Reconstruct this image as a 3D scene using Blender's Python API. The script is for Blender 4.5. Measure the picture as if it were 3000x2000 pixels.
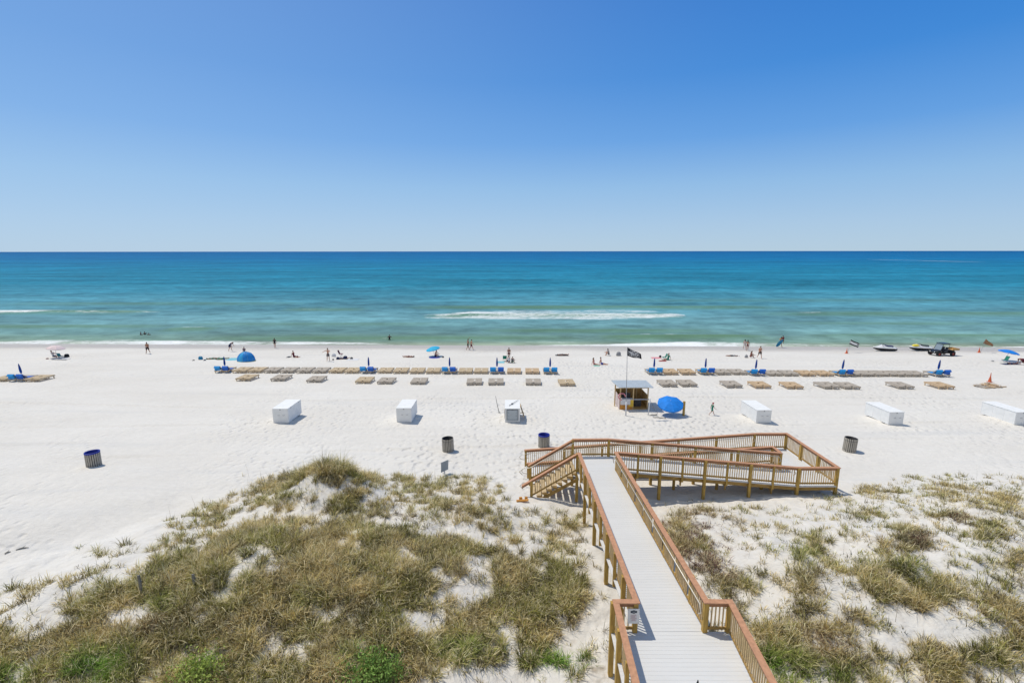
import bpy, bmesh, math, random
import numpy as np
from mathutils import Vector, Matrix
random.seed(7); rng = np.random.default_rng(7)
PI = math.pi
for o in list(bpy.data.objects): bpy.data.objects.remove(o)
S = bpy.context.scene
COL = S.collection

# ------------------------------------------------------------------ camera
F = 1430.0                       # focal length in photo pixels (3000 wide)
PITCH = math.atan(264 / F)
CAMZ = 13.0
cd = bpy.data.cameras.new('camera'); cam = bpy.data.objects.new('camera', cd); COL.objects.link(cam)
cd.sensor_width = 36.0; cd.lens = F / 3000 * 36.0; cd.clip_start = 0.1; cd.clip_end = 200000
cam.location = (0, 0, CAMZ)
cam.rotation_euler = (PI / 2 - PITCH, 0, 0)
cam.rotation_euler = (Matrix.Rotation(PI / 2 - PITCH, 4, 'X') @ Matrix.Rotation(math.radians(-0.06), 4, 'Z')).to_euler()
S.camera = cam
S.render.resolution_x = 1024; S.render.resolution_y = 682

# ------------------------------------------------------------------ light
SUN = Vector((-0.43, 0.25, 1.0)).normalized()
EL = math.asin(SUN.z); AZ = math.atan2(SUN.x, SUN.y)
W = bpy.data.worlds.new('World'); S.world = W; W.use_nodes = True
nt = W.node_tree; nt.nodes.clear()
sky = nt.nodes.new('ShaderNodeTexSky'); sky.sky_type = 'NISHITA'; sky.sun_disc = False
sky.sun_elevation = EL; sky.sun_rotation = AZ
sky.altitude = 0; sky.air_density = 1.0; sky.dust_density = 0.25; sky.ozone_density = 3.0
# the sky texture alone turns yellow at the horizon: blend it with a clear coastal blue that depends only on direction
BGS = 0.12
def lin(c): return tuple(((v / 255 + 0.055) / 1.055) ** 2.4 if v > 10 else v / 3295 for v in c)
tcw = nt.nodes.new('ShaderNodeTexCoord'); spw = nt.nodes.new('ShaderNodeSeparateXYZ'); nt.links.new(tcw.outputs['Generated'], spw.inputs[0])
rw = nt.nodes.new('ShaderNodeValToRGB'); nt.links.new(spw.outputs[2], rw.inputs[0]); ew = rw.color_ramp.elements
stops = [(0.0, (176, 204, 226)), (0.05, (166, 198, 229)), (0.12, (143, 187, 230)), (0.20, (96, 159, 227)), (0.30, (54, 135, 217)), (0.42, (24, 116, 206)), (0.62, (60, 112, 172)), (1.0, (80, 110, 150))]
ew[0].position = 0; ew[0].color = (*lin(stops[0][1]), 1); ew[1].position = 1; ew[1].color = (*lin(stops[-1][1]), 1)
for p_, c_ in stops[1:-1]: e_ = ew.new(p_); e_.color = (*lin(c_), 1)
# brighter towards the sun's side (left), deeper away from it
dt = nt.nodes.new('ShaderNodeVectorMath'); dt.operation = 'DOT_PRODUCT'; nt.links.new(tcw.outputs['Generated'], dt.inputs[0]); dt.inputs[1].default_value = (-0.86, 0.0, 0.50)
mrw = nt.nodes.new('ShaderNodeMapRange'); nt.links.new(dt.outputs['Value'], mrw.inputs[0]); mrw.interpolation_type = 'SMOOTHERSTEP'; mrw.inputs[1].default_value = -0.7; mrw.inputs[2].default_value = 1.25; mrw.inputs[3].default_value = 0.0; mrw.inputs[4].default_value = 0.40
mw = nt.nodes.new('ShaderNodeMix'); mw.data_type = 'RGBA'; nt.links.new(mrw.outputs[0], mw.inputs[0]); nt.links.new(rw.outputs[0], mw.inputs[6]); mw.inputs[7].default_value = (*lin((172, 205, 240)), 1)
# unseen sky behind the camera paled to neutral, added to take blue out of the shade
mrb = nt.nodes.new('ShaderNodeMapRange'); mrb.interpolation_type = 'SMOOTHSTEP'; nt.links.new(spw.outputs[1], mrb.inputs[0]); mrb.inputs[1].default_value = 0.15; mrb.inputs[2].default_value = -0.75; mrb.inputs[3].default_value = 0.0; mrb.inputs[4].default_value = 0.7
mbk = nt.nodes.new('ShaderNodeMix'); mbk.data_type = 'RGBA'; nt.links.new(mrb.outputs[0], mbk.inputs[0]); nt.links.new(mw.outputs[2], mbk.inputs[6]); mbk.inputs[7].default_value = (*lin((188, 190, 190)), 1)
scl = nt.nodes.new('ShaderNodeVectorMath'); scl.operation = 'SCALE'; nt.links.new(mbk.outputs[2], scl.inputs[0]); scl.inputs['Scale'].default_value = 1 / BGS
m2w = nt.nodes.new('ShaderNodeMix'); m2w.data_type = 'RGBA'; m2w.inputs[0].default_value = 0.90; nt.links.new(sky.outputs[0], m2w.inputs[6]); nt.links.new(scl.outputs[0], m2w.inputs[7])
bg = nt.nodes.new('ShaderNodeBackground'); bg.inputs[1].default_value = BGS
wo = nt.nodes.new('ShaderNodeOutputWorld')
nt.links.new(m2w.outputs[2], bg.inputs[0]); nt.links.new(bg.outputs[0], wo.inputs[0])
sl = bpy.data.lights.new('sun', 'SUN'); sl.energy = 3.3; sl.angle = math.radians(0.5); sl.color = (1.0, 0.93, 0.80)
so = bpy.data.objects.new('sun', sl); COL.objects.link(so)
so.rotation_euler = SUN.to_track_quat('Z', 'Y').to_euler(); so.location = (0, 0, 60)
S.view_settings.view_transform = 'Standard'; S.view_settings.look = 'None'
S.view_settings.exposure = 0.0; S.view_settings.gamma = 1.0

# ------------------------------------------------------------------ materials
def mat(name, col, rough=0.75, metal=0.0, spec=0.35, noise=None, bump=None, alpha=None):
    """noise=(scale, amount, (sx,sy,sz)) varies the colour; bump=(scale, strength, dist)"""
    m = bpy.data.materials.new(name); m.use_nodes = True
    n = m.node_tree; b = n.nodes['Principled BSDF']
    b.inputs['Base Color'].default_value = (*col, 1); b.inputs['Roughness'].default_value = rough
    b.inputs['Metallic'].default_value = metal; b.inputs['Specular IOR Level'].default_value = spec
    tc = n.nodes.new('ShaderNodeTexCoord')
    if noise:
        mp = n.nodes.new('ShaderNodeMapping'); mp.inputs['Scale'].default_value = noise[2] if len(noise) > 2 else (1, 1, 1)
        t = n.nodes.new('ShaderNodeTexNoise'); t.inputs['Scale'].default_value = noise[0]; t.inputs['Detail'].default_value = 5
        r = n.nodes.new('ShaderNodeValToRGB'); a = noise[1]
        r.color_ramp.elements[0].position = 0.3; r.color_ramp.elements[1].position = 0.7
        r.color_ramp.elements[0].color = (*[c * (1 - a) for c in col], 1)
        r.color_ramp.elements[1].color = (*[min(1, c * (1 + a)) for c in col], 1)
        n.links.new(tc.outputs['Object'], mp.inputs[0]); n.links.new(mp.outputs[0], t.inputs[0])
        n.links.new(t.outputs[0], r.inputs[0]); n.links.new(r.outputs[0], b.inputs['Base Color'])
    if bump:
        t2 = n.nodes.new('ShaderNodeTexNoise'); t2.inputs['Scale'].default_value = bump[0]
        bp = n.nodes.new('ShaderNodeBump'); bp.inputs['Strength'].default_value = bump[1]; bp.inputs['Distance'].default_value = bump[2]
        n.links.new(tc.outputs['Object'], t2.inputs[0]); n.links.new(t2.outputs[0], bp.inputs['Height']); n.links.new(bp.outputs[0], b.inputs['Normal'])
    return m

M = {}
M['cap'] = mat('composite_cap', (0.49, 0.255, 0.145), 0.7, noise=(9, 0.16, (1, 1, 1)), bump=(60, 0.15, 0.01))
M['fascia'] = mat('shaded_brown_fascia', (0.33, 0.165, 0.085), 0.7, noise=(9, 0.18), bump=(60, 0.15, 0.01))  # brown boards, with the shade on their face put into the colour
M['post'] = mat('treated_post', (0.44, 0.28, 0.07), 0.75, noise=(5, 0.30, (3, 3, 0.5)), bump=(40, 0.25, 0.01))
M['bal'] = mat('treated_baluster', (0.58, 0.42, 0.22), 0.75, noise=(4, 0.22, (3, 3, 0.6)))
M['beam'] = mat('treated_beam', (0.36, 0.225, 0.07), 0.8, noise=(2.5, 0.32, (1, 3, 3)), bump=(30, 0.2, 0.01))
M['step'] = mat('stair_wood', (0.52, 0.40, 0.24), 0.8, noise=(5, 0.2))
M['rail_metal'] = mat('grey_handrail', (0.62, 0.58, 0.50), 0.4, 0.3)
M['white_paint'] = mat('white_paint', (0.80, 0.80, 0.79), 0.6, noise=(3, 0.05), bump=(18, 0.1, 0.01))
M['grey_board'] = mat('grey_board', (0.36, 0.40, 0.43), 0.7, noise=(12, 0.1))
M['white_line'] = mat('faded_lettering', (0.62, 0.65, 0.66), 0.7)
M['dark'] = mat('black_plastic', (0.015, 0.016, 0.02), 0.6)
M['darkgrey'] = mat('dark_grey', (0.09, 0.09, 0.10), 0.7, noise=(9, 0.2))
M['grey'] = mat('grey_cloth', (0.30, 0.30, 0.31), 0.85, noise=(9, 0.2))
M['slat'] = mat('weathered_slat', (0.42, 0.385, 0.33), 0.85, noise=(6, 0.25, (4, 4, 0.5)))
M['bluebag'] = mat('blue_liner', (0.015, 0.03, 0.28), 0.5)
M['navy'] = mat('navy_canvas', (0.012, 0.06, 0.28), 0.8, noise=(6, 0.25))
M['cush'] = mat('blue_vinyl', (0.015, 0.27, 0.64), 0.55, noise=(4, 0.18))
M['cush2'] = mat('royal_vinyl', (0.012, 0.12, 0.52), 0.55, noise=(4, 0.18))
M['canopy'] = mat('azure_canvas', (0.008, 0.20, 0.68), 0.75, noise=(3, 0.15))
M['lwood1'] = mat('tan_lounger_wood', (0.56, 0.44, 0.29), 0.85, noise=(5, 0.25, (6, 0.7, 2)))
M['lwood2'] = mat('grey_lounger_wood', (0.47, 0.41, 0.34), 0.85, noise=(5, 0.25, (6, 0.7, 2)))
M['lwood3'] = mat('honey_lounger_wood', (0.58, 0.42, 0.26), 0.85, noise=(5, 0.25, (6, 0.7, 2)))
M['tin'] = mat('tin_roof', (0.50, 0.54, 0.56), 0.45, 0.25, noise=(3, 0.1))
M['orange_ply'] = mat('orange_plywood', (0.55, 0.25, 0.05), 0.7, noise=(4, 0.3))
M['brown_ply'] = mat('brown_plywood', (0.46, 0.28, 0.10), 0.8, noise=(4, 0.3))
M['pink_ply'] = mat('pale_pink_board', (0.62, 0.52, 0.50), 0.8, noise=(3, 0.12))
M['yellow'] = mat('yellow_paint', (0.75, 0.50, 0.06), 0.6, noise=(5, 0.12))
M['cone'] = mat('orange_cone', (0.62, 0.13, 0.05), 0.6)
M['pole_white'] = mat('pale_pole', (0.62, 0.62, 0.64), 0.5, noise=(5, 0.1))
M['pole_grey'] = mat('grey_pole', (0.33, 0.33, 0.34), 0.5)
M['stake'] = mat('grey_stake', (0.20, 0.19, 0.17), 0.9, noise=(9, 0.3))
M['flag_black'] = mat('black_flag_cloth', (0.018, 0.018, 0.025), 0.85)
M['flag_white'] = mat('white_flag_print', (0.75, 0.75, 0.75), 0.85)
M['flag_brown'] = mat('brown_flag_cloth', (0.30, 0.165, 0.085), 0.85, noise=(4, 0.3))
M['skin1'] = mat('light_skin', (0.50, 0.27, 0.185), 0.6)
M['skin2'] = mat('tanned_skin', (0.33, 0.155, 0.09), 0.6)
M['skin3'] = mat('dark_skin', (0.10, 0.05, 0.035), 0.6)
M['hair'] = mat('dark_hair', (0.022, 0.016, 0.014), 0.7)
M['hairb'] = mat('brown_hair', (0.10, 0.055, 0.03), 0.7)
M['hairl'] = mat('light_hair', (0.34, 0.23, 0.12), 0.7)
M['black_cloth'] = mat('black_cloth', (0.02, 0.02, 0.026), 0.85)
M['red_cloth'] = mat('red_cloth', (0.30, 0.025, 0.03), 0.85)
M['wine'] = mat('wine_cloth', (0.14, 0.02, 0.04), 0.85)
M['pink_cloth'] = mat('pink_cloth', (0.66, 0.26, 0.29), 0.85)
M['orange_cloth'] = mat('orange_cloth', (0.62, 0.26, 0.05), 0.85)
M['green_cloth'] = mat('green_cloth', (0.02, 0.20, 0.14), 0.85, noise=(7, 0.3))
M['mint_cloth'] = mat('mint_cloth', (0.22, 0.46, 0.38), 0.85, noise=(12, 0.4))
M['teal_cloth'] = mat('teal_cloth', (0.01, 0.13, 0.18), 0.85)
M['lblue_cloth'] = mat('light_blue_cloth', (0.20, 0.48, 0.56), 0.85, noise=(5, 0.15))
M['violet_cloth'] = mat('violet_cloth', (0.09, 0.10, 0.40), 0.85)
M['white_cloth'] = mat('white_cloth', (0.66, 0.66, 0.68), 0.85)
M['navy_cloth'] = mat('navy_cloth', (0.02, 0.03, 0.09), 0.85)
M['pale_pink'] = mat('pale_pink_canvas', (0.74, 0.60, 0.59), 0.8)
M['cyan'] = mat('cyan_canvas', (0.02, 0.40, 0.66), 0.7)
M['tent_blue'] = mat('tent_blue', (0.01, 0.20, 0.58), 0.5, noise=(2, 0.15))
M['tent_light'] = mat('tent_light_blue', (0.04, 0.36, 0.70), 0.5)
M['tent_hem'] = mat('tent_hem', (0.42, 0.50, 0.26), 0.7)
M['board_blue'] = mat('board_blue', (0.01, 0.20, 0.38), 0.4)
M['hull_white'] = mat('hull_white', (0.72, 0.72, 0.74), 0.25, spec=0.5)
M['hull_black'] = mat('hull_black', (0.012, 0.012, 0.014), 0.3, spec=0.5)
M['hull_yellow'] = mat('hull_yellow', (0.78, 0.64, 0.06), 0.3, spec=0.5)
M['seat_blue'] = mat('seat_blue', (0.05, 0.05, 0.16), 0.6)
M['rubber'] = mat('tyre_rubber', (0.02, 0.02, 0.022), 0.85)
M['rim_red'] = mat('red_rim', (0.28, 0.05, 0.04), 0.5)
M['glassy'] = mat('grey_windscreen', (0.25, 0.30, 0.34), 0.1, spec=0.6)
M['sign_ink'] = mat('sign_ink', (0.03, 0.04, 0.06), 0.6)
M['sign_red'] = mat('sign_red', (0.45, 0.20, 0.24), 0.7)
M['sign_txt'] = mat('sign_grey_text', (0.28, 0.28, 0.30), 0.7)
M['wire'] = mat('brown_rope', (0.25, 0.2, 0.14), 0.9)

# deck boards: pale grey composite, each board slightly different
def deck_mat():
    m = bpy.data.materials.new('pale_deck_boards'); m.use_nodes = True; n = m.node_tree; b = n.nodes['Principled BSDF']
    at = n.nodes.new('ShaderNodeAttribute'); at.attribute_name = 'tone'
    tc = n.nodes.new('ShaderNodeTexCoord'); mp = n.nodes.new('ShaderNodeMapping'); mp.inputs['Scale'].default_value = (1.0, 7, 1)
    t = n.nodes.new('ShaderNodeTexNoise'); t.inputs['Scale'].default_value = 2.2; t.inputs['Detail'].default_value = 7
    n.links.new(tc.outputs['Object'], mp.inputs[0]); n.links.new(mp.outputs[0], t.inputs[0])
    t3 = n.nodes.new('ShaderNodeTexNoise'); t3.inputs['Scale'].default_value = 0.5; t3.inputs['Detail'].default_value = 3
    n.links.new(tc.outputs['Object'], t3.inputs[0])
    a = n.nodes.new('ShaderNodeMath'); a.operation = 'ADD'; n.links.new(at.outputs['Fac'], a.inputs[0]); n.links.new(t.outputs[0], a.inputs[1])
    a2 = n.nodes.new('ShaderNodeMath'); a2.operation = 'ADD'; n.links.new(a.outputs[0], a2.inputs[0]); n.links.new(t3.outputs[0], a2.inputs[1])
    r = n.nodes.new('ShaderNodeValToRGB'); r.color_ramp.elements[0].position = 0.75; r.color_ramp.elements[1].position = 2.0
    mr = n.nodes.new('ShaderNodeMapRange'); mr.inputs[1].default_value = 0.6; mr.inputs[2].default_value = 2.0
    n.links.new(a2.outputs[0], mr.inputs[0]); n.links.new(mr.outputs[0], r.inputs[0])
    r.color_ramp.elements[0].position = 0.0; r.color_ramp.elements[1].position = 1.0
    r.color_ramp.elements[0].color = (0.595, 0.59, 0.58, 1); r.color_ramp.elements[1].color = (0.67, 0.67, 0.665, 1)
    n.links.new(r.outputs[0], b.inputs['Base Color']); b.inputs['Roughness'].default_value = 0.6
    return m
M['deck'] = deck_mat()

# ------------------------------------------------------------------ mesh builder
class MB:
    def __init__(s): s.v = []; s.f = []; s.m = []; s.cur = 0; s.tone = []; s.t = 0.5
    def add(s, vs, fs):
        k = len(s.v); s.v += [tuple(x) for x in vs]; s.tone += [s.t] * len(vs)
        s.f += [tuple(i + k for i in f) for f in fs]; s.m += [s.cur] * len(fs); return s
    def box(s, c, d, rz=0, R=None):
        c = Vector(c); hx, hy, hz = d[0] / 2, d[1] / 2, d[2] / 2
        R = R or Matrix.Rotation(rz, 3, 'Z')
        vs = [c + R @ Vector((x * hx, y * hy, z * hz)) for x, y, z in ((-1,-1,-1),(1,-1,-1),(1,1,-1),(-1,1,-1),(-1,-1,1),(1,-1,1),(1,1,1),(-1,1,1))]
        return s.add(vs, ((0,3,2,1),(4,5,6,7),(0,1,5,4),(1,2,6,5),(2,3,7,6),(3,0,4,7)))
    def beam(s, p, q, w, h, up=(0,0,1)):
        """box from p to q: w sideways, h along up; cut vertically at the ends"""
        p = Vector(p); q = Vector(q); d = (q - p).normalized(); up = Vector(up)
        if abs(d.dot(up)) > 0.98: up = Vector((0, 1, 0))
        x = d.cross(up).normalized() * w / 2; u = up.normalized() * h / 2
        vs = [p - x - u, p + x - u, p + x + u, p - x + u, q - x - u, q + x - u, q + x + u, q - x + u]
        return s.add(vs, ((0,1,2,3),(7,6,5,4),(0,4,5,1),(1,5,6,2),(2,6,7,3),(3,7,4,0)))
    def tube(s, pts, r, n=8, cap=True):
        pts = [Vector(p) for p in pts]; rs = r if isinstance(r, (list, tuple)) else [r] * len(pts); rings = []
        pd = None
        for i, p in enumerate(pts):
            d = (pts[min(i + 1, len(pts) - 1)] - pts[max(i - 1, 0)]).normalized()
            if pd is None: a = d.orthogonal().normalized()
            else: a = (a - d * a.dot(d)).normalized()
            pd = d; b = d.cross(a); rings.append([p + (a * math.cos(2*PI*k/n) + b * math.sin(2*PI*k/n)) * rs[i] for k in range(n)])
        vs = [v for rg in rings for v in rg]; fs = []
        for i in range(len(pts) - 1):
            for k in range(n): fs.append((i*n + k, i*n + (k+1) % n, (i+1)*n + (k+1) % n, (i+1)*n + k))
        if cap: fs.append(tuple(range(n))[::-1]); fs.append(tuple((len(pts)-1)*n + k for k in range(n)))
        return s.add(vs, fs)
    def lathe(s, prof, n=16, c=(0,0,0), R=None, sx=1, sy=1, cap=False):
        c = Vector(c); R = R or Matrix.Identity(3); vs = []; fs = []
        for r, z in prof:
            for k in range(n): vs.append(c + R @ Vector((r*math.cos(2*PI*k/n)*sx, r*math.sin(2*PI*k/n)*sy, z)))
        for i in range(len(prof) - 1):
            for k in range(n): fs.append((i*n + k, i*n + (k+1) % n, (i+1)*n + (k+1) % n, (i+1)*n + k))
        if cap: fs.append(tuple(range(n))[::-1]); fs.append(tuple((len(prof)-1)*n + k for k in range(n)))
        return s.add(vs, fs)
    def ball(s, c, r, n=10, m=7, R=None):
        r = r if isinstance(r, (tuple, list)) else (r, r, r)
        c = Vector(c); R = R or Matrix.Identity(3); vs = []; fs = []
        for i in range(m + 1):
            th = PI * i / m
            for k in range(n): vs.append(c + R @ Vector((r[0]*math.sin(th)*math.cos(2*PI*k/n), r[1]*math.sin(th)*math.sin(2*PI*k/n), r[2]*math.cos(th))))
        for i in range(m):
            for k in range(n): fs.append((i*n + k, (i+1)*n + k, (i+1)*n + (k+1) % n, i*n + (k+1) % n))
        return s.add(vs, fs)
    def loft(s, secs, cap=True):
        n = len(secs[0]); vs = [v for q in secs for v in q]; fs = []
        for i in range(len(secs) - 1):
            for k in range(n): fs.append((i*n + k, i*n + (k+1) % n, (i+1)*n + (k+1) % n, (i+1)*n + k))
        if cap: fs.append(tuple(range(n))[::-1]); fs.append(tuple((len(secs)-1)*n + k for k in range(n)))
        return s.add(vs, fs)
    def build(s, name, m, parent=None, smooth=False, loc=None, rz=0, bevel=0):
        me = bpy.data.meshes.new(name); me.from_pydata(s.v, [], s.f)
        for mm in (m if isinstance(m, (list, tuple)) else [m]): me.materials.append(M[mm] if isinstance(mm, str) else mm)
        me.polygons.foreach_set('material_index', s.m)
        if smooth: me.polygons.foreach_set('use_smooth', [True] * len(s.f))
        at = me.attributes.new('tone', 'FLOAT', 'POINT'); at.data.foreach_set('value', s.tone)
        bm = bmesh.new(); bm.from_mesh(me); bmesh.ops.recalc_face_normals(bm, faces=bm.faces); bm.to_mesh(me); bm.free()
        o = bpy.data.objects.new(name, me); COL.objects.link(o)
        if parent is not None: o.parent = parent
        if loc is not None: o.location = loc; o.rotation_euler = (0, 0, rz)
        if bevel:
            b = o.modifiers.new('bevel', 'BEVEL'); b.width = bevel; b.segments = 2; b.limit_method = 'ANGLE'
        return o
def thing(name, label, cat, loc=(0, 0, 0), rz=0, group=None):
    o = bpy.data.objects.new(name, None); COL.objects.link(o); o.location = loc; o.rotation_euler = (0, 0, rz)
    o.empty_display_size = 0.2
    return tag(o, label, cat, group)
def tag(o, label, cat, group=None, kind=None):
    if label: o['label'] = label
    if cat: o['category'] = cat
    if group: o['group'] = group
    if kind: o['kind'] = kind
    return o
def dup(root, loc, rz, label, group=None):
    r = root.copy(); COL.objects.link(r); r.location = loc; r.rotation_euler = (0, 0, rz); r['label'] = label
    if group: r['group'] = group
    for ch in list(root.children):
        c = ch.copy(); COL.objects.link(c); c.parent = r
        for g in list(ch.children):
            d = g.copy(); COL.objects.link(d); d.parent = c
    return r

# ------------------------------------------------------------------ numpy value noise
def vnoise(x, y, seed=0):
    xi = np.floor(x).astype(np.int64); yi = np.floor(y).astype(np.int64); xf = x - xi; yf = y - yi
    def h(a, b):
        n = (a * 374761393 + b * 668265263 + seed * 982451653) & 0x7fffffff
        n = ((n ^ (n >> 13)) * 1274126177) & 0x7fffffff
        return ((n ^ (n >> 16)) & 0xffff) / 65535.0
    u = xf * xf * (3 - 2 * xf); v = yf * yf * (3 - 2 * yf)
    return (h(xi, yi) * (1-u) + h(xi+1, yi) * u) * (1-v) + (h(xi, yi+1) * (1-u) + h(xi+1, yi+1) * u) * v
def fbm(x, y, o=4, seed=0):
    r = 0; a = 0.5; t = 0
    for i in range(o): r = r + a * vnoise(x * 2**i + 17.3*i, y * 2**i - 9.1*i, seed + i); t += a; a *= 0.5
    return r / t
def sstep(a, b, x): t = np.clip((x - a) / (b - a), 0, 1); return t * t * (3 - 2 * t)

# ------------------------------------------------------------------ terrain height
SEA = -2.6
_ps = np.array([-400, 24, 29, 34, 40, 50, 60, 70, 78, 81, 90, 120, 400, 5000.])
_pz = np.array([0.0, 0.0, -0.36, -0.55, -0.75, -1.1, -1.5, -1.95, -2.42, -2.62, -3.3, -4.8, -9, -30])
def smooth_prof(s): return (np.interp(s - 1.2, _ps, _pz) + np.interp(s, _ps, _pz) * 2 + np.interp(s + 1.2, _ps, _pz)) / 4
DUNES = [  # x, y, rx, ry, h   dune mounds (metres)
    (-9.7, 23.3, 2.5, 2.0, 1.75), (-12, 17.5, 8.0, 4.5, 0.95), (-6, 16.5, 6, 4, 0.75), (-1.5, 18.0, 3.6, 3.6, 0.50),
    (-15.5, 15, 4.5, 4.5, 0.35), (3.6, 17.6, 3.0, 3.2, 0.22), (-3.5, 22.0, 5, 2.2, 0.45),
    (11, 17.5, 4.4, 3.6, 0.6), (16, 17.0, 6, 4.0, 0.85), (24, 18.5, 8, 4.5, 0.9), (19, 21.5, 7, 2.0, 0.35), (12, 14, 6, 3, 0.45),
    (33, 20, 8, 5, 0.9), (-33, 16, 9, 5, -0.1)]
HEAPS = []
def ground(x, y):
    x = np.asarray(x, float); y = np.asarray(y, float)
    z = smooth_prof(y + 0.024 * x)
    d = 0
    for cx, cy, rx, ry, h in DUNES: d = d + h * np.exp(-(((x - cx) / rx) ** 2 + ((y - cy) / ry) ** 2))
    m = (1 - sstep(22.5, 26.5, y)) * sstep(-24, -17, x + (24 - y) * 0.25 - 1) * sstep(9.5, 12, y)
    near = np.exp(-((x - 4) / 2.5) ** 2) * (1 - sstep(12.2, 14.2, y))
    n = (fbm(x * 0.55, y * 0.7, 4, 3) - 0.5) * 0.75 + (fbm(x * 2.2, y * 2.2, 3, 9) - 0.5) * 0.22
    z = z + d * (0.75 + 0.5 * fbm(x * 0.4, y * 0.4, 2, 5)) * (1 - near) + n * 0.7 * m * (1 - 0.6 * near)
    # gentle relief of the open beach: tyre ruts, drifts and scuffs
    b = sstep(24, 30, y) * (1 - sstep(74, 79, y))
    z = z + b * ((fbm(x * 0.10, y * 0.28, 3, 21) - 0.5) * 0.16 + (fbm(x * 0.9, y * 1.3, 3, 31) - 0.5) * 0.05)
    # tyre ruts running along the beach
    for y0, a1, a2 in ((38.2, .020, 0.9), (36.6, .020, 0.9), (44.5, -.012, 1.4), (42.9, -.012, 1.4), (33.4, .03, 1.1), (31.9, .03, 1.1)):
        yy = y0 + a1 * x + a2 * np.sin(x * 0.045 + y0)
        z = z - 0.07 * np.exp(-((y - yy) / 0.22) ** 2) * sstep(0.35, 0.6, fbm(x * 0.06, x * 0 + y0, 2, 55)) + 0.035 * np.exp(-((y - yy - .42) / 0.22) ** 2) * sstep(0.35, 0.6, fbm(x * 0.06, x * 0 + y0, 2, 55))
    # wind-scoured trough beside the left dune
    u = (x + 22.0) * 0.86 + (y - 20.0) * 0.51; v = -(x + 22.0) * 0.51 + (y - 20.0) * 0.86
    z = z - 0.75 * np.exp(-(v / 2.0) ** 2 - (u / 6.5) ** 4) + 0.24 * np.exp(-((v + 2.3) / 0.9) ** 2 - ((u - 1) / 8.0) ** 4)
    for hx, hy in HEAPS: z = z + 0.13 * np.exp(-(((x - hx) / 1.1) ** 2 + ((y - hy) / 1.6) ** 2) ** 2)
    lf = sstep(6, 12, y) * (1 - sstep(26, 30, y)) * (1 - sstep(-20, -16, x))
    z = z + lf * (fbm(x * 0.12 + y * 0.1, y * 0.22 - x * 0.1, 2, 41) - 0.5) * 0.5
    return z

ct, st = math.cos(PITCH), math.sin(PITCH)
def ray(px, py):
    a = (px - 1500) / F; b = -(py - 1000) / F
    return Vector((a, ct + b * st, -st + b * ct))
def P(px, py, z):
    r = ray(px, py); t = (z - CAMZ) / r.z
    return Vector((r.x * t, r.y * t, z))
HEAPS += [(P(px, py, -0.65).x - 0.35, P(px, py, -0.65).y + 0.9) for px, py in ((823, 1238), (1184, 1236), (1501, 1236), (2236, 1239), (2623, 1244), (2992, 1245))]
def G(px, py):
    r = ray(px, py); z = -0.5
    for _ in range(14):
        t = (z - CAMZ) / r.z; z = 0.5 * z + 0.5 * float(ground(r.x * t, r.y * t))
    t = (z - CAMZ) / r.z
    return Vector((r.x * t, r.y * t, float(ground(r.x * t, r.y * t))))
def proj(x, y, z):
    dx = x; dy = y; dz = z - CAMZ
    dep = dy * ct - dz * st; up = dy * st + dz * ct
    return 1500 + F * dx / dep, 1000 - F * up / dep, dep
def zat(px, py, Y):   # height of the point seen at (px,py) if it stands Y metres out
    r = ray(px, py); t = Y / r.y; return CAMZ + r.z * t

# ------------------------------------------------------------------ vegetation cover (photo pixels -> cover and kind)
def inpoly(px, py, poly):
    r = np.zeros(px.shape, bool); n = len(poly)
    for i in range(n):
        x1, y1 = poly[i]; x2, y2 = poly[(i + 1) % n]
        c = ((y1 > py) != (y2 > py)); c &= px < (x2 - x1) * (py - y1) / ((y2 - y1) + 1e-9) + x1; r ^= c
    return r
LMASS = [(-400, 1960), (0, 1845), (160, 1790), (330, 1715), (440, 1660), (600, 1590), (700, 1545), (840, 1525), (1000, 1540), (1130, 1535),
         (1250, 1560), (1330, 1590), (1430, 1600), (1560, 1625), (1670, 1660), (1722, 1730), (1735, 1800), (1765, 1890), (1770, 1960), (1560, 1945), (1370, 1935), (1230, 2010), (1200, 2300), (-400, 2300)]
LSPARSE = [(-300, 1800), (0, 1735), (230, 1665), (420, 1585), (560, 1490), (690, 1420), (800, 1340), (860, 1325), (1060, 1325), (1110, 1352), (1250, 1355), (1420, 1400),
           (1500, 1480), (1700, 1500), (1760, 1640), (1780, 1990), (-300, 2300)]
RSPARSE = [(1880, 1470), (2300, 1485), (2480, 1450), (2530, 1405), (2800, 1395), (3400, 1390), (3600, 2300), (2250, 2300), (2080, 1740), (1960, 1560)]
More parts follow.
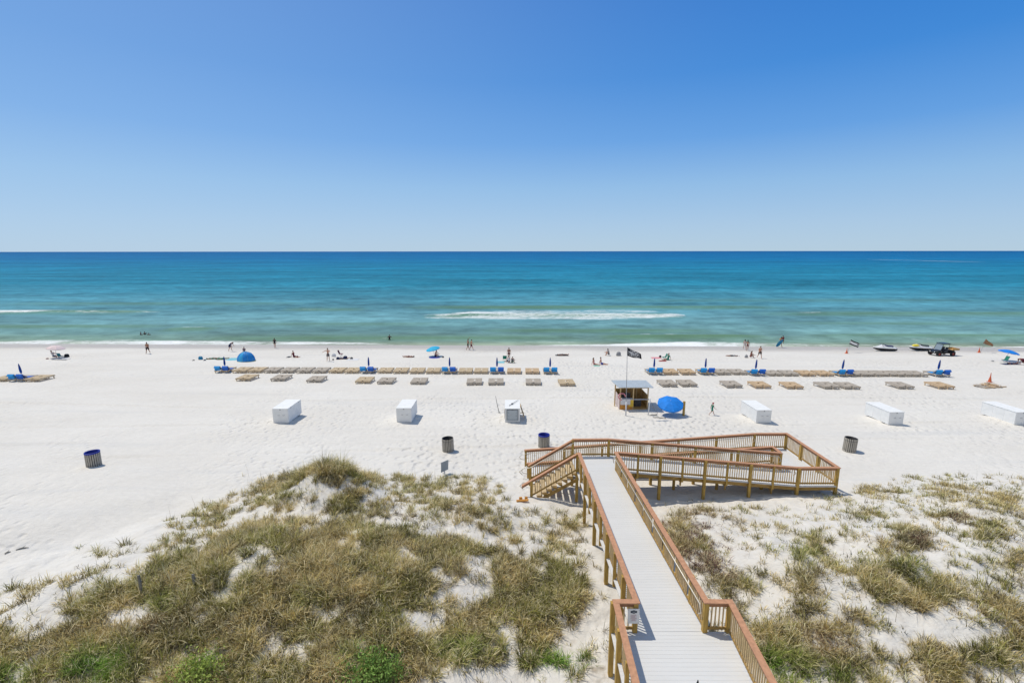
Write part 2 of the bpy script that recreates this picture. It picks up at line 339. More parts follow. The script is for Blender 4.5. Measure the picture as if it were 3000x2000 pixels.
BLOB = [  # cx, cy, rx, ry, cover
    (950, 1362, 125, 34, 1.1), (860, 1400, 75, 22, .6), (1080, 1400, 50, 30, .5), (1170, 1365, 30, 16, .5), (1000, 1460, 110, 30, .75), (830, 1470, 60, 26, .5),
    (1240, 1430, 70, 18, .45), (1370, 1420, 40, 12, .5), (1350, 1500, 110, 34, .5), (1480, 1530, 60, 14, .45), (1660, 1540, 40, 22, .55), (1650, 1595, 60, 20, .35),
    (630, 1505, 34, 12, .55), (260, 1618, 40, 14, .4), (1100, 1480, 80, 26, .5),
    (2020, 1575, 95, 55, .75), (2085, 1640, 60, 45, .7), (2060, 1520, 60, 25, .4), (2110, 1720, 90, 60, .6), (2400, 1565, 55, 22, .6), (2510, 1570, 45, 28, .5),
    (2370, 1630, 60, 60, .6), (2370, 1720, 50, 60, .55), (2480, 1660, 50, 40, .55), (2620, 1680, 110, 60, .95), (2700, 1745, 130, 55, .95), (2560, 1740, 90, 50, .8),
    (2340, 1810, 70, 60, .85), (2270, 1900, 110, 80, .98), (2480, 1860, 110, 60, .75), (2420, 1960, 140, 60, .95), (2660, 1590, 70, 36, .75), (2640, 1850, 40, 60, .5),
    (2800, 1520, 55, 26, .75), (2900, 1545, 80, 26, .5), (2560, 1500, 120, 16, .35), (2820, 1450, 130, 18, .42), (2930, 1480, 70, 22, .45), (2580, 1440, 60, 12, .4),
    (2900, 1790, 90, 40, .8), (2990, 1830, 70, 50, .8), (2760, 1940, 220, 60, .85), (2950, 1900, 70, 60, .7), (2990, 1640, 40, 60, .5), (2850, 1570, 40, 20, .3)]
HOLE = [(300, 1560, 60, 10, .5), (390, 1800, 60, 34, .85), (60, 1810, 70, 22, .9), (170, 1820, 45, 20, .8), (330, 1688, 36, 16, .7), (1155, 1625, 34, 36, .8), (1395, 1655, 50, 44, .85), (1365, 1730, 62, 46, .95),
        (1225, 1830, 44, 26, .9), (1460, 1870, 26, 26, .6), (1285, 1560, 110, 18, .6), (1180, 1510, 34, 18, .7), (900, 1440, 60, 18, .8), (560, 1930, 110, 50, .45), (600, 1860, 60, 50, .35), (980, 1900, 70, 60, .4), (850, 1890, 50, 40, .4),
        (130, 1995, 120, 14, .9), (1360, 1780, 30, 24, .7), (2780, 1850, 130, 34, .8), (2610, 1900, 50, 36, .85), (1740, 1830, 26, 90, .9), (1720, 1700, 24, 60, .7), (1480, 1985, 140, 20, .9)]
GREEN = [(270, 1950, 110, 50, 1), (30, 1985, 80, 40, .9), (1670, 1945, 130, 40, 1), (1360, 1900, 110, 40, .6), (2270, 1960, 140, 60, .8), (2450, 1985, 120, 40, .7), (1080, 1930, 90, 50, .4), (470, 1760, 60, 30, .5), (900, 1760, 60, 40, .35), (2340, 1620, 70, 80, .35), (2700, 1660, 60, 40, .4)]
PURPLE = [(2020, 1575, 140, 80, 1.1), (2085, 1640, 110, 80, 1.1), (2120, 1760, 80, 70, .7), (2660, 1590, 90, 40, .8), (2800, 1520, 60, 26, .8), (1160, 1520, 100, 24, .7), (1370, 1500, 110, 30, .5), (2450, 1860, 90, 50, .7), (2640, 1830, 60, 60, .6), (1050, 1790, 60, 40, .4), (440, 1830, 70, 40, .5), (2400, 1930, 60, 40, .5), (560, 1820, 130, 50, .4), (1700, 1880, 60, 60, .3), (2110, 1730, 60, 30, .5)]
def gsum(px, py, L, mx=True):
    r = np.zeros(px.shape)
    for cx, cy, rx, ry, c in L:
        g = c * np.exp(-(((px - cx) / rx) ** 2 + ((py - cy) / ry) ** 2) ** 1.5)
        r = np.maximum(r, g)
    return r
def cover(x, y, z):
    px, py, dep = proj(x, y, z)
    n1 = fbm(x * 1.1, y * 1.1, 3, 71); n2 = fbm(x * 3.2 + 5, y * 3.2, 3, 73); n3 = fbm(x * 5.5 + 2, y * 6.5, 2, 75)
    wx = (fbm(x * 0.8, y * 0.8, 4, 77) - 0.5) * 170; wy = (fbm(x * 0.8 + 9, y * 0.8, 4, 78) - 0.5) * 90
    qx, qy = px + wx, py + wy
    c = np.zeros(px.shape)
    sp = inpoly(qx, qy, LSPARSE) | inpoly(qx, qy, RSPARSE)
    c = np.where(sp, 0.80 * sstep(0.50, 0.64, n2 * 0.4 + n3 * 0.45 + n1 * 0.15), c)
    c = c * np.where((qx > 1880) & (qy < 1640), 0.62, 1.0)
    lm = inpoly(qx, qy, LMASS)
    c = np.where(lm, np.maximum(c, 0.14 + 1.1 * sstep(0.34, 0.53, n1 * 0.5 + n2 * 0.5)), c)
    bl = gsum(qx, qy, BLOB); c = np.maximum(c, np.clip(bl * (0.45 + 1.2 * sstep(0.30, 0.60, n2)), 0, 1))
    c = c * (1 - gsum(qx, qy, HOLE))
    # nothing grows on the walkway's own line of sight or beyond the dune
    return np.clip(c, 0, 1) * (y < 27.5), px, py

# ================================================================== SETTING
def axis(parts):
    out = [parts[0][0]]
    for a, b, step in parts:
        n = max(1, int(round((b - a) / step))); out += list(np.linspace(a, b, n + 1)[1:])
    return np.array(out)
def grid_mesh(name, X, Y, Z, mats, attrs={}):
    ny, nx = X.shape
    me = bpy.data.meshes.new(name)
    co = np.stack([X, Y, Z], -1).reshape(-1, 3).astype(np.float32)
    me.vertices.add(len(co)); me.vertices.foreach_set('co', co.ravel())
    i = np.arange((ny - 1) * nx).reshape(ny - 1, nx)[:, :-1].ravel()
    q = np.stack([i, i + 1, i + nx + 1, i + nx], -1).astype(np.int32)
    me.loops.add(q.size); me.loops.foreach_set('vertex_index', q.ravel())
    me.polygons.add(len(q)); me.polygons.foreach_set('loop_start', np.arange(0, q.size, 4, dtype=np.int32))
    me.polygons.foreach_set('use_smooth', np.ones(len(q), bool))
    me.update(calc_edges=True)
    for k, v in attrs.items():
        a = me.attributes.new(k, 'FLOAT', 'POINT'); a.data.foreach_set('value', v.ravel().astype(np.float32))
    me.materials.append(mats); o = bpy.data.objects.new(name, me); COL.objects.link(o); return o

xs = axis([(-3000, -200, 350), (-200, -90, 10), (-90, -32, 0.8), (-32, 36, 0.17), (36, 90, 0.8), (90, 200, 10), (200, 3000, 350)])
ys = axis([(-300, -20, 70), (-20, 8, 2), (8, 30, 0.15), (30, 47, 0.17), (47, 70, 0.35), (70, 92, 0.3), (92, 130, 3), (130, 400, 30)])
XX, YY = np.meshgrid(xs, ys); ZZ = ground(XX, YY)
cov, _, _ = cover(XX, YY, ZZ)
# white storage boxes, cans etc. get scuffed sand around them through this mask; wet sand by the water
wet = sstep(-2.08, -2.42, ZZ + (fbm(XX * 0.05, YY * 0.2, 3, 51) - 0.5) * 0.35)

def sand_mat():
    m = bpy.data.materials.new('white_quartz_sand'); m.use_nodes = True; n = m.node_tree; b = n.nodes['Principled BSDF']
    L = n.links; N = n.nodes.new
    geo = N('ShaderNodeNewGeometry')
    def noise(scale, detail=4, map=(1, 1, 1), rough=0.55):
        mp = N('ShaderNodeMapping'); mp.inputs['Scale'].default_value = map; t = N('ShaderNodeTexNoise')
        t.inputs['Scale'].default_value = scale; t.inputs['Detail'].default_value = detail; t.inputs['Roughness'].default_value = rough
        L.new(geo.outputs['Position'], mp.inputs[0]); L.new(mp.outputs[0], t.inputs[0]); return t.outputs[0]
    def ramp(src, p0, c0, p1, c1):
        r = N('ShaderNodeValToRGB'); r.color_ramp.elements[0].position = p0; r.color_ramp.elements[1].position = p1
        r.color_ramp.elements[0].color = (*c0, 1); r.color_ramp.elements[1].color = (*c1, 1); L.new(src, r.inputs[0]); return r.outputs[0]
    def mix(fac, a, bb, mode='MIX'):
        x = N('ShaderNodeMix'); x.data_type = 'RGBA'; x.blend_type = mode
        if isinstance(fac, float): x.inputs[0].default_value = fac
        else: L.new(fac, x.inputs[0])
        for s_, v in ((6, a), (7, bb)):
            if isinstance(v, tuple): x.inputs[s_].default_value = (*v, 1)
            else: L.new(v, x.inputs[s_])
        return x.outputs[2]
    def math_(op, a, bb):
        x = N('ShaderNodeMath'); x.operation = op; x.use_clamp = op == 'MULTIPLY'
        for i, v in enumerate((a, bb)):
            if isinstance(v, (int, float)): x.inputs[i].default_value = v
            else: L.new(v, x.inputs[i])
        return x.outputs[0]
    base = ramp(noise(0.08, 5, (1, 2.2, 1)), 0.35, (0.67, 0.635, 0.585), 0.68, (0.715, 0.685, 0.64))
    fine = ramp(noise(2.6, 6, (1, 1.6, 1)), 0.35, (0.96, 0.96, 0.96), 0.65, (1.02, 1.02, 1.02))
    c = mix(1.0, base, fine, 'MULTIPLY')
    streak = ramp(noise(0.5, 4, (0.10, 1.6, 1)), 0.56, (0, 0, 0), 0.72, (1, 1, 1))
    c = mix(math_('MULTIPLY', streak, 0.5), c, (0.585, 0.575, 0.56))
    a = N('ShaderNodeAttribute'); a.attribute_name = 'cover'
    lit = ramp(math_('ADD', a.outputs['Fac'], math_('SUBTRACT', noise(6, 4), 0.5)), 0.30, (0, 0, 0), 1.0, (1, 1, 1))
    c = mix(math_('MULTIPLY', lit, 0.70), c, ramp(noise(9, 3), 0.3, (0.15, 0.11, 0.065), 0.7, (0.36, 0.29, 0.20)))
    a3 = N('ShaderNodeAttribute'); a3.attribute_name = 'dune'
    c = mix(math_('MULTIPLY', a3.outputs['Fac'], ramp(noise(3.5, 6), 0.45, (0, 0, 0), 0.75, (0.45, 0.45, 0.45))), c, (0.50, 0.43, 0.35))
    a2 = N('ShaderNodeAttribute'); a2.attribute_name = 'wet'
    c = mix(math_('MULTIPLY', a2.outputs['Fac'], 0.9), c, (0.47, 0.425, 0.38))
    L.new(c, b.inputs['Base Color'])
    r = N('ShaderNodeMapRange'); L.new(a2.outputs['Fac'], r.inputs[0]); r.inputs[3].default_value = 0.95; r.inputs[4].default_value = 0.45
    L.new(r.outputs[0], b.inputs['Roughness']); b.inputs['Specular IOR Level'].default_value = 0.2
    # footprints and scuffs
    v = N('ShaderNodeTexVoronoi'); v.inputs['Scale'].default_value = 2.3; v.feature = 'SMOOTH_F1'
    mpv = N('ShaderNodeMapping'); mpv.inputs['Scale'].default_value = (1, 0.8, 1); L.new(geo.outputs['Position'], mpv.inputs[0]); L.new(mpv.outputs[0], v.inputs[0])
    foot = math_('MULTIPLY', ramp(v.outputs['Distance'], 0.10, (0, 0, 0), 0.42, (1, 1, 1)), 1.0)
    area = ramp(noise(0.09, 4), 0.44, (0.0, 0.0, 0.0), 0.60, (1.6, 1.6, 1.6))
    at = N('ShaderNodeAttribute'); at.attribute_name = 'trod'
    dw = N('ShaderNodeMath'); dw.operation = 'MULTIPLY'; L.new(foot, dw.inputs[0])
    ar2 = N('ShaderNodeMath'); ar2.operation = 'ADD'; L.new(area, ar2.inputs[0]); L.new(at.outputs['Fac'], ar2.inputs[1]); L.new(ar2.outputs[0], dw.inputs[1])
    hgt = math_('ADD', dw.outputs[0], noise(5.5, 6, (1, 1.2, 1), 0.6))
    bp = N('ShaderNodeBump'); bp.inputs['Strength'].default_value = 0.7; bp.inputs['Distance'].default_value = 0.07
    L.new(hgt, bp.inputs['Height'])
    bp2 = N('ShaderNodeBump'); bp2.inputs['Strength'].default_value = 0.5; bp2.inputs['Distance'].default_value = 0.10
    L.new(noise(1.2, 5, (0.35, 1.9, 1)), bp2.inputs['Height']); L.new(bp.outputs[0], bp2.inputs['Normal'])
    L.new(bp2.outputs[0], b.inputs['Normal'])
    return m
dune_m = (cov > 0.02) * 0.4 + sstep(26.5, 23, YY) * sstep(-19, -15, XX) * 0.6
_px, _py, _ = proj(XX, YY, ZZ)
trod = gsum(_px, _py, [(1400, 1340, 260, 120, 1.6), (1850, 1250, 260, 60, 1.5), (1480, 1240, 160, 50, 1.2), (2250, 1240, 160, 40, 1.0), (2640, 1250, 160, 40, 1.0), (850, 1240, 160, 30, .8), (1200, 1240, 120, 30, .8), (1750, 1150, 250, 60, .8)]) * (YY > 20)
beach = grid_mesh('sand', XX, YY, ZZ, sand_mat(), {'trod': trod, 'cover': cov, 'wet': wet, 'dune': dune_m * (1 - sstep(60, 90, np.abs(XX)))})
tag(beach, 'white sand beach and dunes', None, kind='structure')

# ------------------------------------------------------------------ sea
sx = axis([(-60000, -8000, 13000), (-8000, -1000, 1000), (-1000, -180, 40), (-180, -110, 2.5), (-110, 110, 0.55), (110, 180, 2.5), (180, 1000, 40), (1000, 8000, 1000), (8000, 60000, 13000)])
sy = axis([(72, 74, 1), (74, 98, 0.22), (98, 150, 0.45), (150, 260, 1.2), (260, 600, 6), (600, 2000, 60), (2000, 10000, 1000), (10000, 90000, 20000)])
SX, SY = np.meshgrid(sx, sy)
ss = SY + 0.024 * SX
near = (1 - sstep(220, 320, SY)) * (1 - sstep(150, 200, np.abs(SX)))
bend = (fbm(SX * 0.012, SY * 0.01, 3, 101) - 0.5) * 16
wz = 0.10 * np.sin((ss + bend) * 0.52) * (0.3 + fbm(SX * 0.02, SY * 0.05, 2, 102)) + 0.07 * np.sin((ss + bend * 0.7) * 0.93 + 1.3) + (fbm(SX * 0.25, SY * 0.7, 3, 103) - 0.5) * 0.10
def ridge(px0, px1, py, hgt, wid, taper=0.25):
    """a swell or breaker drawn along photo row py between two photo columns"""
    a = P(px0, py, SEA); b = P(px1, py, SEA); mx = (a.x + b.x) / 2; hx = (b.x - a.x) / 2
    yl = a.y + (b.y - a.y) * (SX - a.x) / (b.x - a.x) + (fbm(SX * 0.06, SX * 0 + py, 3, int(py)) - 0.5) * wid * 1.1
    ex = np.clip(1 - (np.abs(SX - mx) / hx) ** 3, 0, 1) ** 0.7
    d = SY - yl
    wid = wid * 1.5; shape = np.where(d < 0, np.exp(-(d / (wid * 0.45)) ** 2), np.exp(-(d / wid) ** 2))
    return hgt * ex * shape, d, ex
RID = [(1240, 2010, 925, 0.45, 1.6), (-300, 470, 912, 0.40, 1.5), (1180, 2300, 900, 0.28, 1.6), (2200, 3300, 920, 0.24, 1.7), (820, 1080, 906, 0.22, 1.4), (480, 640, 962, 0.24, 1.0),
       (1750, 2250, 987, 0.30, 0.8), (600, 1700, 988, 0.20, 0.8), (-200, 500, 955, 0.2, 0.9), (2350, 3200, 985, 0.2, 0.8), (1400, 2100, 968, 0.2, 1.0), (2300, 2900, 948, 0.18, 1.1), (500, 1300, 948, 0.16, 1.1), (0, 900, 888, 0.16, 1.8), (1700, 2900, 880, 0.14, 2.0)]
green = np.zeros(SX.shape)
for px0, px1, py, hg, wd in RID:
    r_, d_, ex_ = ridge(px0, px1, py, hg, wd); wz = wz + r_
    green = np.maximum(green, np.clip(ex_ * hg / 0.26, 0, 1) * (1 - sstep(140, 190, SY)) * np.exp(-((d_ + wd * .2) / (wd * 2.6)) ** 2) * 1.0)
SZ = SEA + wz * near * sstep(80.5, 86, ss) - 0.0
foam = np.zeros(SX.shape)
def fpatch(px0, px1, py0, py1, amt, soft=0.25):
    """foam between photo columns px0..px1, rows py0 (far) .. py1 (near)"""
    global foam
    a = P((px0 + px1) / 2, py0, SEA); b = P((px0 + px1) / 2, py1, SEA); l = P(px0, (py0 + py1) / 2, SEA); r = P(px1, (py0 + py1) / 2, SEA)
    cx, hx = (l.x + r.x) / 2, abs(r.x - l.x) / 2; cy, hy = (a.y + b.y) / 2, abs(a.y - b.y) / 2
    yy = SY - cy - (fbm(SX * 0.07, SX * 0 + py0 * 1.7, 3, int(py0)) - 0.5) * hy * 1.3
    e = np.clip(1 - np.abs((SX - cx) / hx) ** 2.2, 0, 1) ** 0.5
    foam = np.maximum(foam, amt * np.clip(1.35 - np.abs(yy) / (hy * e + 1e-3), 0, 1) * (e > 0.02))
fpatch(1235, 2010, 910, 935, .88); fpatch(1245, 2005, 921, 936, .85); fpatch(1440, 1930, 902, 924, .72); fpatch(-120, 190, 906, 917, 1.0); fpatch(150, 470, 909, 918, .62)
fpatch(880, 990, 904, 908, .6); fpatch(520, 600, 955, 962, .6); fpatch(2340, 2410, 916, 921, .8); fpatch(1870, 1910, 976, 981, .75); fpatch(1945, 1985, 977, 981, .7)
fpatch(2560, 2620, 920, 924, .45); fpatch(1230, 1500, 897, 901, .45); fpatch(2850, 3050, 902, 905, .5); fpatch(820, 900, 990, 996, .5); fpatch(1500, 1760, 999, 1006, .55); fpatch(60, 110, 950, 953, .4); fpatch(620, 760, 1000, 1004, .4)
fpatch(300, 430, 990, 997, .62); fpatch(2440, 2560, 994, 1000, .4); fpatch(2660, 2800, 988, 1004, .55)
# swash along the shoreline: width and strength vary along the beach
def g1(x, c, w): return np.exp(-((x - c) / w) ** 2)
swx, _, _ = proj(SX, SY, SZ * 0 + SEA)
edge = 80.9 + (fbm(SX * 0.035, SX * 0 + 3, 3, 61) - 0.5) * 2.6
wsw = 1.1 + 3.6 * (g1(swx, 560, 330) + g1(swx, 140, 160) * 0.9) + 3.8 * g1(swx, 2050, 260) + 1.0 * g1(swx, 2600, 500) + 0.8 * g1(swx, 1000, 200)
foam = np.maximum(foam, 1.0 * np.clip(1.45 + 0.35 * g1(swx, 2050, 260) + 0.35 * g1(swx, 450, 350) - 1.4 * np.abs(ss - edge - wsw * 0.35) / (wsw * 0.72), 0, 1) * (0.66 + 0.34 * sstep(0.42, 0.6, fbm(SX * 0.08, SX * 0 + 11, 2, 62)) + 0.2 * g1(swx, 560, 300) + 0.2 * g1(swx, 2050, 250)) * (1 - 0.55 * g1(swx, 1330, 260)))
foam = np.maximum(foam, 0.42 * np.clip(1.2 - np.abs(ss - 86.5 - (fbm(SX * 0.05, SX * 0 + 7, 3, 63) - 0.5) * 3) / 1.3, 0, 1) * sstep(0.5, 0.66, fbm(SX * 0.06, SX * 0 + 23, 2, 64)))
foam = foam * near

def sea_mat():
    m = bpy.data.materials.new('sea_water'); m.use_nodes = True; n = m.node_tree; b = n.nodes['Principled BSDF']; L = n.links; N = n.nodes.new
    geo = N('ShaderNodeNewGeometry'); sep = N('ShaderNodeSeparateXYZ'); L.new(geo.outputs['Position'], sep.inputs[0])
    def noise(scale, detail=4, map=(1, 1, 1), rough=0.55, dist=0):
        mp = N('ShaderNodeMapping'); mp.inputs['Scale'].default_value = map; t = N('ShaderNodeTexNoise')
        t.inputs['Scale'].default_value = scale; t.inputs['Detail'].default_value = detail; t.inputs['Roughness'].default_value = rough; t.inputs['Distortion'].default_value = dist
        L.new(geo.outputs['Position'], mp.inputs[0]); L.new(mp.outputs[0], t.inputs[0]); return t.outputs[0]
    def mth(op, a, bb=0, clamp=False):
        x = N('ShaderNodeMath'); x.operation = op; x.use_clamp = clamp
        for i, v in enumerate((a, bb)):
            if isinstance(v, (int, float)): x.inputs[i].default_value = v
            else: L.new(v, x.inputs[i])
        return x.outputs[0]
    def mix(fac, a, bb, mode='MIX'):
        x = N('ShaderNodeMix'); x.data_type = 'RGBA'; x.blend_type = mode
        if isinstance(fac, float): x.inputs[0].default_value = fac
        else: L.new(fac, x.inputs[0])
        for s_, v in ((6, a), (7, bb)):
            if isinstance(v, tuple): x.inputs[s_].default_value = (*v, 1)
            else: L.new(v, x.inputs[s_])
        return x.outputs[2]
    # depth of the water grows with the distance from the shore: log scale
    shore = mth('ADD', mth('ADD', sep.outputs[1], mth('MULTIPLY', sep.outputs[0], 0.024)), -78.0)
    shore = mth('ADD', shore, mth('MULTIPLY', mth('SUBTRACT', noise(0.02, 3, (0.25, 1, 1)), 0.5), mth('MULTIPLY', shore, 0.5)))
    lg = mth('DIVIDE', mth('LOGARITHM', mth('MAXIMUM', shore, 1.0), 10), 4.0)     # 1 m..10 km -> 0..1
    r = N('ShaderNodeValToRGB'); L.new(lg, r.inputs[0]); cr = r.color_ramp
    pts = SEA_RAMP
    cr.elements[0].position = pts[0][0]; cr.elements[0].color = (*pts[0][1], 1); cr.elements[1].position = pts[-1][0]; cr.elements[1].color = (*pts[-1][1], 1)
    for p, c in pts[1:-1]: e = cr.elements.new(p); e.color = (*c, 1)
    c = r.outputs[0]
    st = N('ShaderNodeMapRange'); L.new(noise(0.06, 7, (0.16, 1, 1), 0.68), st.inputs[0]); st.inputs[1].default_value = 0.35; st.inputs[2].default_value = 0.65; st.inputs[3].default_value = 0.76; st.inputs[4].default_value = 1.22
    cb = N('ShaderNodeCombineXYZ'); [L.new(st.outputs[0], cb.inputs[i]) for i in range(3)]
    c = mix(1.0, c, cb.outputs[0], 'MULTIPLY')
    st2 = N('ShaderNodeMapRange'); L.new(noise(0.008, 4, (0.05, 1, 1), 0.6), st2.inputs[0]); st2.inputs[1].default_value = 0.35; st2.inputs[2].default_value = 0.65; st2.inputs[3].default_value = 0.90; st2.inputs[4].default_value = 1.12
    cb2 = N('ShaderNodeCombineXYZ'); [L.new(st2.outputs[0], cb2.inputs[i]) for i in range(3)]
    c = mix(1.0, c, cb2.outputs[0], 'MULTIPLY')
    ag = N('ShaderNodeAttribute'); ag.attribute_name = 'green'
    st3 = N('ShaderNodeMapRange'); L.new(mth('ADD', mth('MULTIPLY', noise(0.36, 6, (0.40, 0.62, 1), 0.7), 0.6), mth('MULTIPLY', noise(0.035, 6, (0.35, 0.62, 1), 0.7), 0.4)), st3.inputs[0]); st3.inputs[1].default_value = 0.38; st3.inputs[2].default_value = 0.62; st3.inputs[3].default_value = 0.66; st3.inputs[4].default_value = 1.36
    cb3 = N('ShaderNodeCombineXYZ'); [L.new(st3.outputs[0], cb3.inputs[i]) for i in range(3)]
    c = mix(1.0, c, cb3.outputs[0], 'MULTIPLY')
    c = mix(mth('MULTIPLY', ag.outputs['Fac'], 0.70, True), c, (0.125, 0.24, 0.135))
    af = N('ShaderNodeAttribute'); af.attribute_name = 'foam'
    nf = mth('ADD', mth('MULTIPLY', noise(1.3, 8, (0.45, 1.1, 1), 0.75, 0.8), 0.7), mth('MULTIPLY', noise(0.25, 3, (0.4, 1.2, 1)), 0.3))
    fr = N('ShaderNodeMapRange'); fr.interpolation_type = 'SMOOTHSTEP'; L.new(mth('SUBTRACT', mth('ADD', mth('MULTIPLY', af.outputs['Fac'], 0.75), mth('MULTIPLY', nf, 1.7)), 1.28), fr.inputs[0])
    fr.inputs[1].default_value = -0.06; fr.inputs[2].default_value = 0.46
    ff = mth('MULTIPLY', fr.outputs[0], mth('MINIMUM', mth('MULTIPLY', af.outputs['Fac'], 6), 1.0))
    ff = mth('MULTIPLY', ff, 0.95)
    c = mix(ff, c, (0.86, 0.87, 0.88))
    L.new(c, b.inputs['Base Color'])
    rr = N('ShaderNodeMapRange'); L.new(ff, rr.inputs[0]); rr.inputs[3].default_value = 0.5; rr.inputs[4].default_value = 0.9; L.new(rr.outputs[0], b.inputs['Roughness'])
    b.inputs['Specular IOR Level'].default_value = 0.05; b.inputs['IOR'].default_value = 1.33
    # ripples: three sizes, long along the crests
    h1 = noise(0.9, 5, (0.45, 1.3, 1), 0.6); h2 = noise(0.16, 4, (0.25, 1.2, 1), 0.55); h3 = noise(0.03, 4, (0.2, 1.0, 1), 0.55)
    b1 = N('ShaderNodeBump'); b1.inputs['Distance'].default_value = 0.25; b1.inputs['Strength'].default_value = 0.55; L.new(h1, b1.inputs['Height'])
    b2 = N('ShaderNodeBump'); b2.inputs['Distance'].default_value = 0.9; b2.inputs['Strength'].default_value = 0.6; L.new(h2, b2.inputs['Height']); L.new(b1.outputs[0], b2.inputs['Normal'])
    b3 = N('ShaderNodeBump'); b3.inputs['Distance'].default_value = 2.5; b3.inputs['Strength'].default_value = 0.5; L.new(h3, b3.inputs['Height']); L.new(b2.outputs[0], b3.inputs['Normal'])
    L.new(b3.outputs[0], b.inputs['Normal'])
    return m
SEA_RAMP = [(0.0, (0.42, 0.43, 0.36)), (0.15, (0.28, 0.34, 0.25)), (0.22, (0.18, 0.29, 0.24)), (0.31, (0.15, 0.29, 0.29)), (0.40, (0.125, 0.285, 0.325)), (0.47, (0.075, 0.25, 0.32)), (0.55, (0.022, 0.20, 0.30)),
            (0.64, (0.012, 0.185, 0.31)), (0.76, (0.005, 0.14, 0.32)), (1.0, (0.002, 0.095, 0.27))]
sea = grid_mesh('water', SX, SY, SZ, sea_mat(), {'foam': foam, 'green': green})
tag(sea, 'turquoise sea with low breakers', None, kind='structure')

# far white wake of a boat on the right
wk = MB()
for px0, px1, py0, py1, w0, w1 in ((2545, 2700, 762.0, 765.5, 1.6, 5.0), (2712, 2850, 766.5, 769.5, 2.0, 2.4)):
    n = 26; a = P(px0, py0, SEA); b_ = P(px1, py1, SEA); L_ = []; R_ = []
    for i in range(n + 1):
        f = i / n; p = a.lerp(b_, f); w = 13 * (w0 + (w1 - w0) * f) * (0.45 + 0.9 * random.random()) * min(1, f * 6 + .15, (1 - f) * 6 + .15)
        L_.append((p.x, p.y - w, SEA + .55)); R_.append((p.x, p.y + w, SEA + .55))
    wk.add(L_ + R_, [(i, i + 1, n + 2 + i, n + 1 + i) for i in range(n)])
tag(wk.build('boat_wake', mat('wake_foam', (0.80, 0.82, 0.84), 0.9)), 'long white boat wake near the horizon', None, kind='structure')

# ------------------------------------------------------------------ vegetation
def veg_mat(name, rough=0.75, trans=0.25):
    m = bpy.data.materials.new(name); m.use_nodes = True; n = m.node_tree; b = n.nodes['Principled BSDF']
    a = n.nodes.new('ShaderNodeAttribute'); a.attribute_name = 'tint'; n.links.new(a.outputs['Color'], b.inputs['Base Color'])
    b.inputs['Roughness'].default_value = rough; b.inputs['Specular IOR Level'].default_value = 0.15
    if trans:
        t = n.nodes.new('ShaderNodeBsdfTranslucent'); n.links.new(a.outputs['Color'], t.inputs[0])
        mx = n.nodes.new('ShaderNodeMixShader'); mx.inputs[0].default_value = trans; o = n.nodes['Material Output']
        n.links.new(b.outputs[0], mx.inputs[1]); n.links.new(t.outputs[0], mx.inputs[2]); n.links.new(mx.outputs[0], o.inputs[0])
    return m
M['grass'] = veg_mat('dune_grass_blades', 0.7, 0.35)
M['leaf'] = veg_mat('shrub_leaves', 0.6, 0.25)

def blades_mesh(name, base, az, length, lean, width, col, droop=0.5, segs=2):
    """base (N,3), az (N) direction the blade leans, length, lean (0 upright..1 flat), width; col (N,3)"""
    N_ = len(base)
    dx, dy = np.cos(az), np.sin(az); fs = rng.uniform(-0.6, 0.6, N_) + az + PI / 2
    sxv, syv = np.cos(fs), np.sin(fs)
    rows = []
    ts = [0, 0.5, 1.0] if segs == 2 else [0, 1.0]
    for t in ts:
        h = length * t; out = lean * (0.35 * t + droop * t * t); up = t * np.sqrt(np.clip(1 - (lean * (0.35 + droop) * t * 0.8) ** 2, 0.05, 1)) * (1 - 0.25 * lean * t)
        c = base + np.stack([dx * out * length, dy * out * length, up * length], -1)
        w = width * (1 - 0.45 * t) / 2
        if t < 1: rows.append(c - np.stack([sxv * w, syv * w, w * 0], -1)); rows.append(c + np.stack([sxv * w, syv * w, w * 0], -1))
        else: rows.append(c)
    nv = len(rows); co = np.stack(rows, 1).reshape(-1, 3).astype(np.float32)
    k = (np.arange(N_) * nv)[:, None]
    quads = np.concatenate([k + np.array([[2*i, 2*i+1, 2*i+3, 2*i+2]]) for i in range(len(ts) - 2)], 0) if segs == 2 else np.zeros((0, 4), int)
    tris = k + np.array([[nv - 3, nv - 2, nv - 1]])
    me = bpy.data.meshes.new(name); me.vertices.add(len(co)); me.vertices.foreach_set('co', co.ravel())
    li = np.concatenate([quads.ravel(), tris.ravel()]).astype(np.int32)
    me.loops.add(len(li)); me.loops.foreach_set('vertex_index', li)
    st_ = np.concatenate([np.arange(len(quads)) * 4, len(quads) * 4 + np.arange(len(tris)) * 3]).astype(np.int32)
    me.polygons.add(len(st_)); me.polygons.foreach_set('loop_start', st_); me.update(calc_edges=True)
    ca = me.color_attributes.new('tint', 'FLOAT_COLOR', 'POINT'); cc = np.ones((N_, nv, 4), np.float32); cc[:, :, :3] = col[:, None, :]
    root_shade = np.linspace(0.42, 1.35, nv)[None, :, None]; cc[:, :, :3] *= root_shade  # shade inside the tufts painted into the tint: roots darkened, ends brightened
    ca.data.foreach_set('color', cc.ravel()); return me

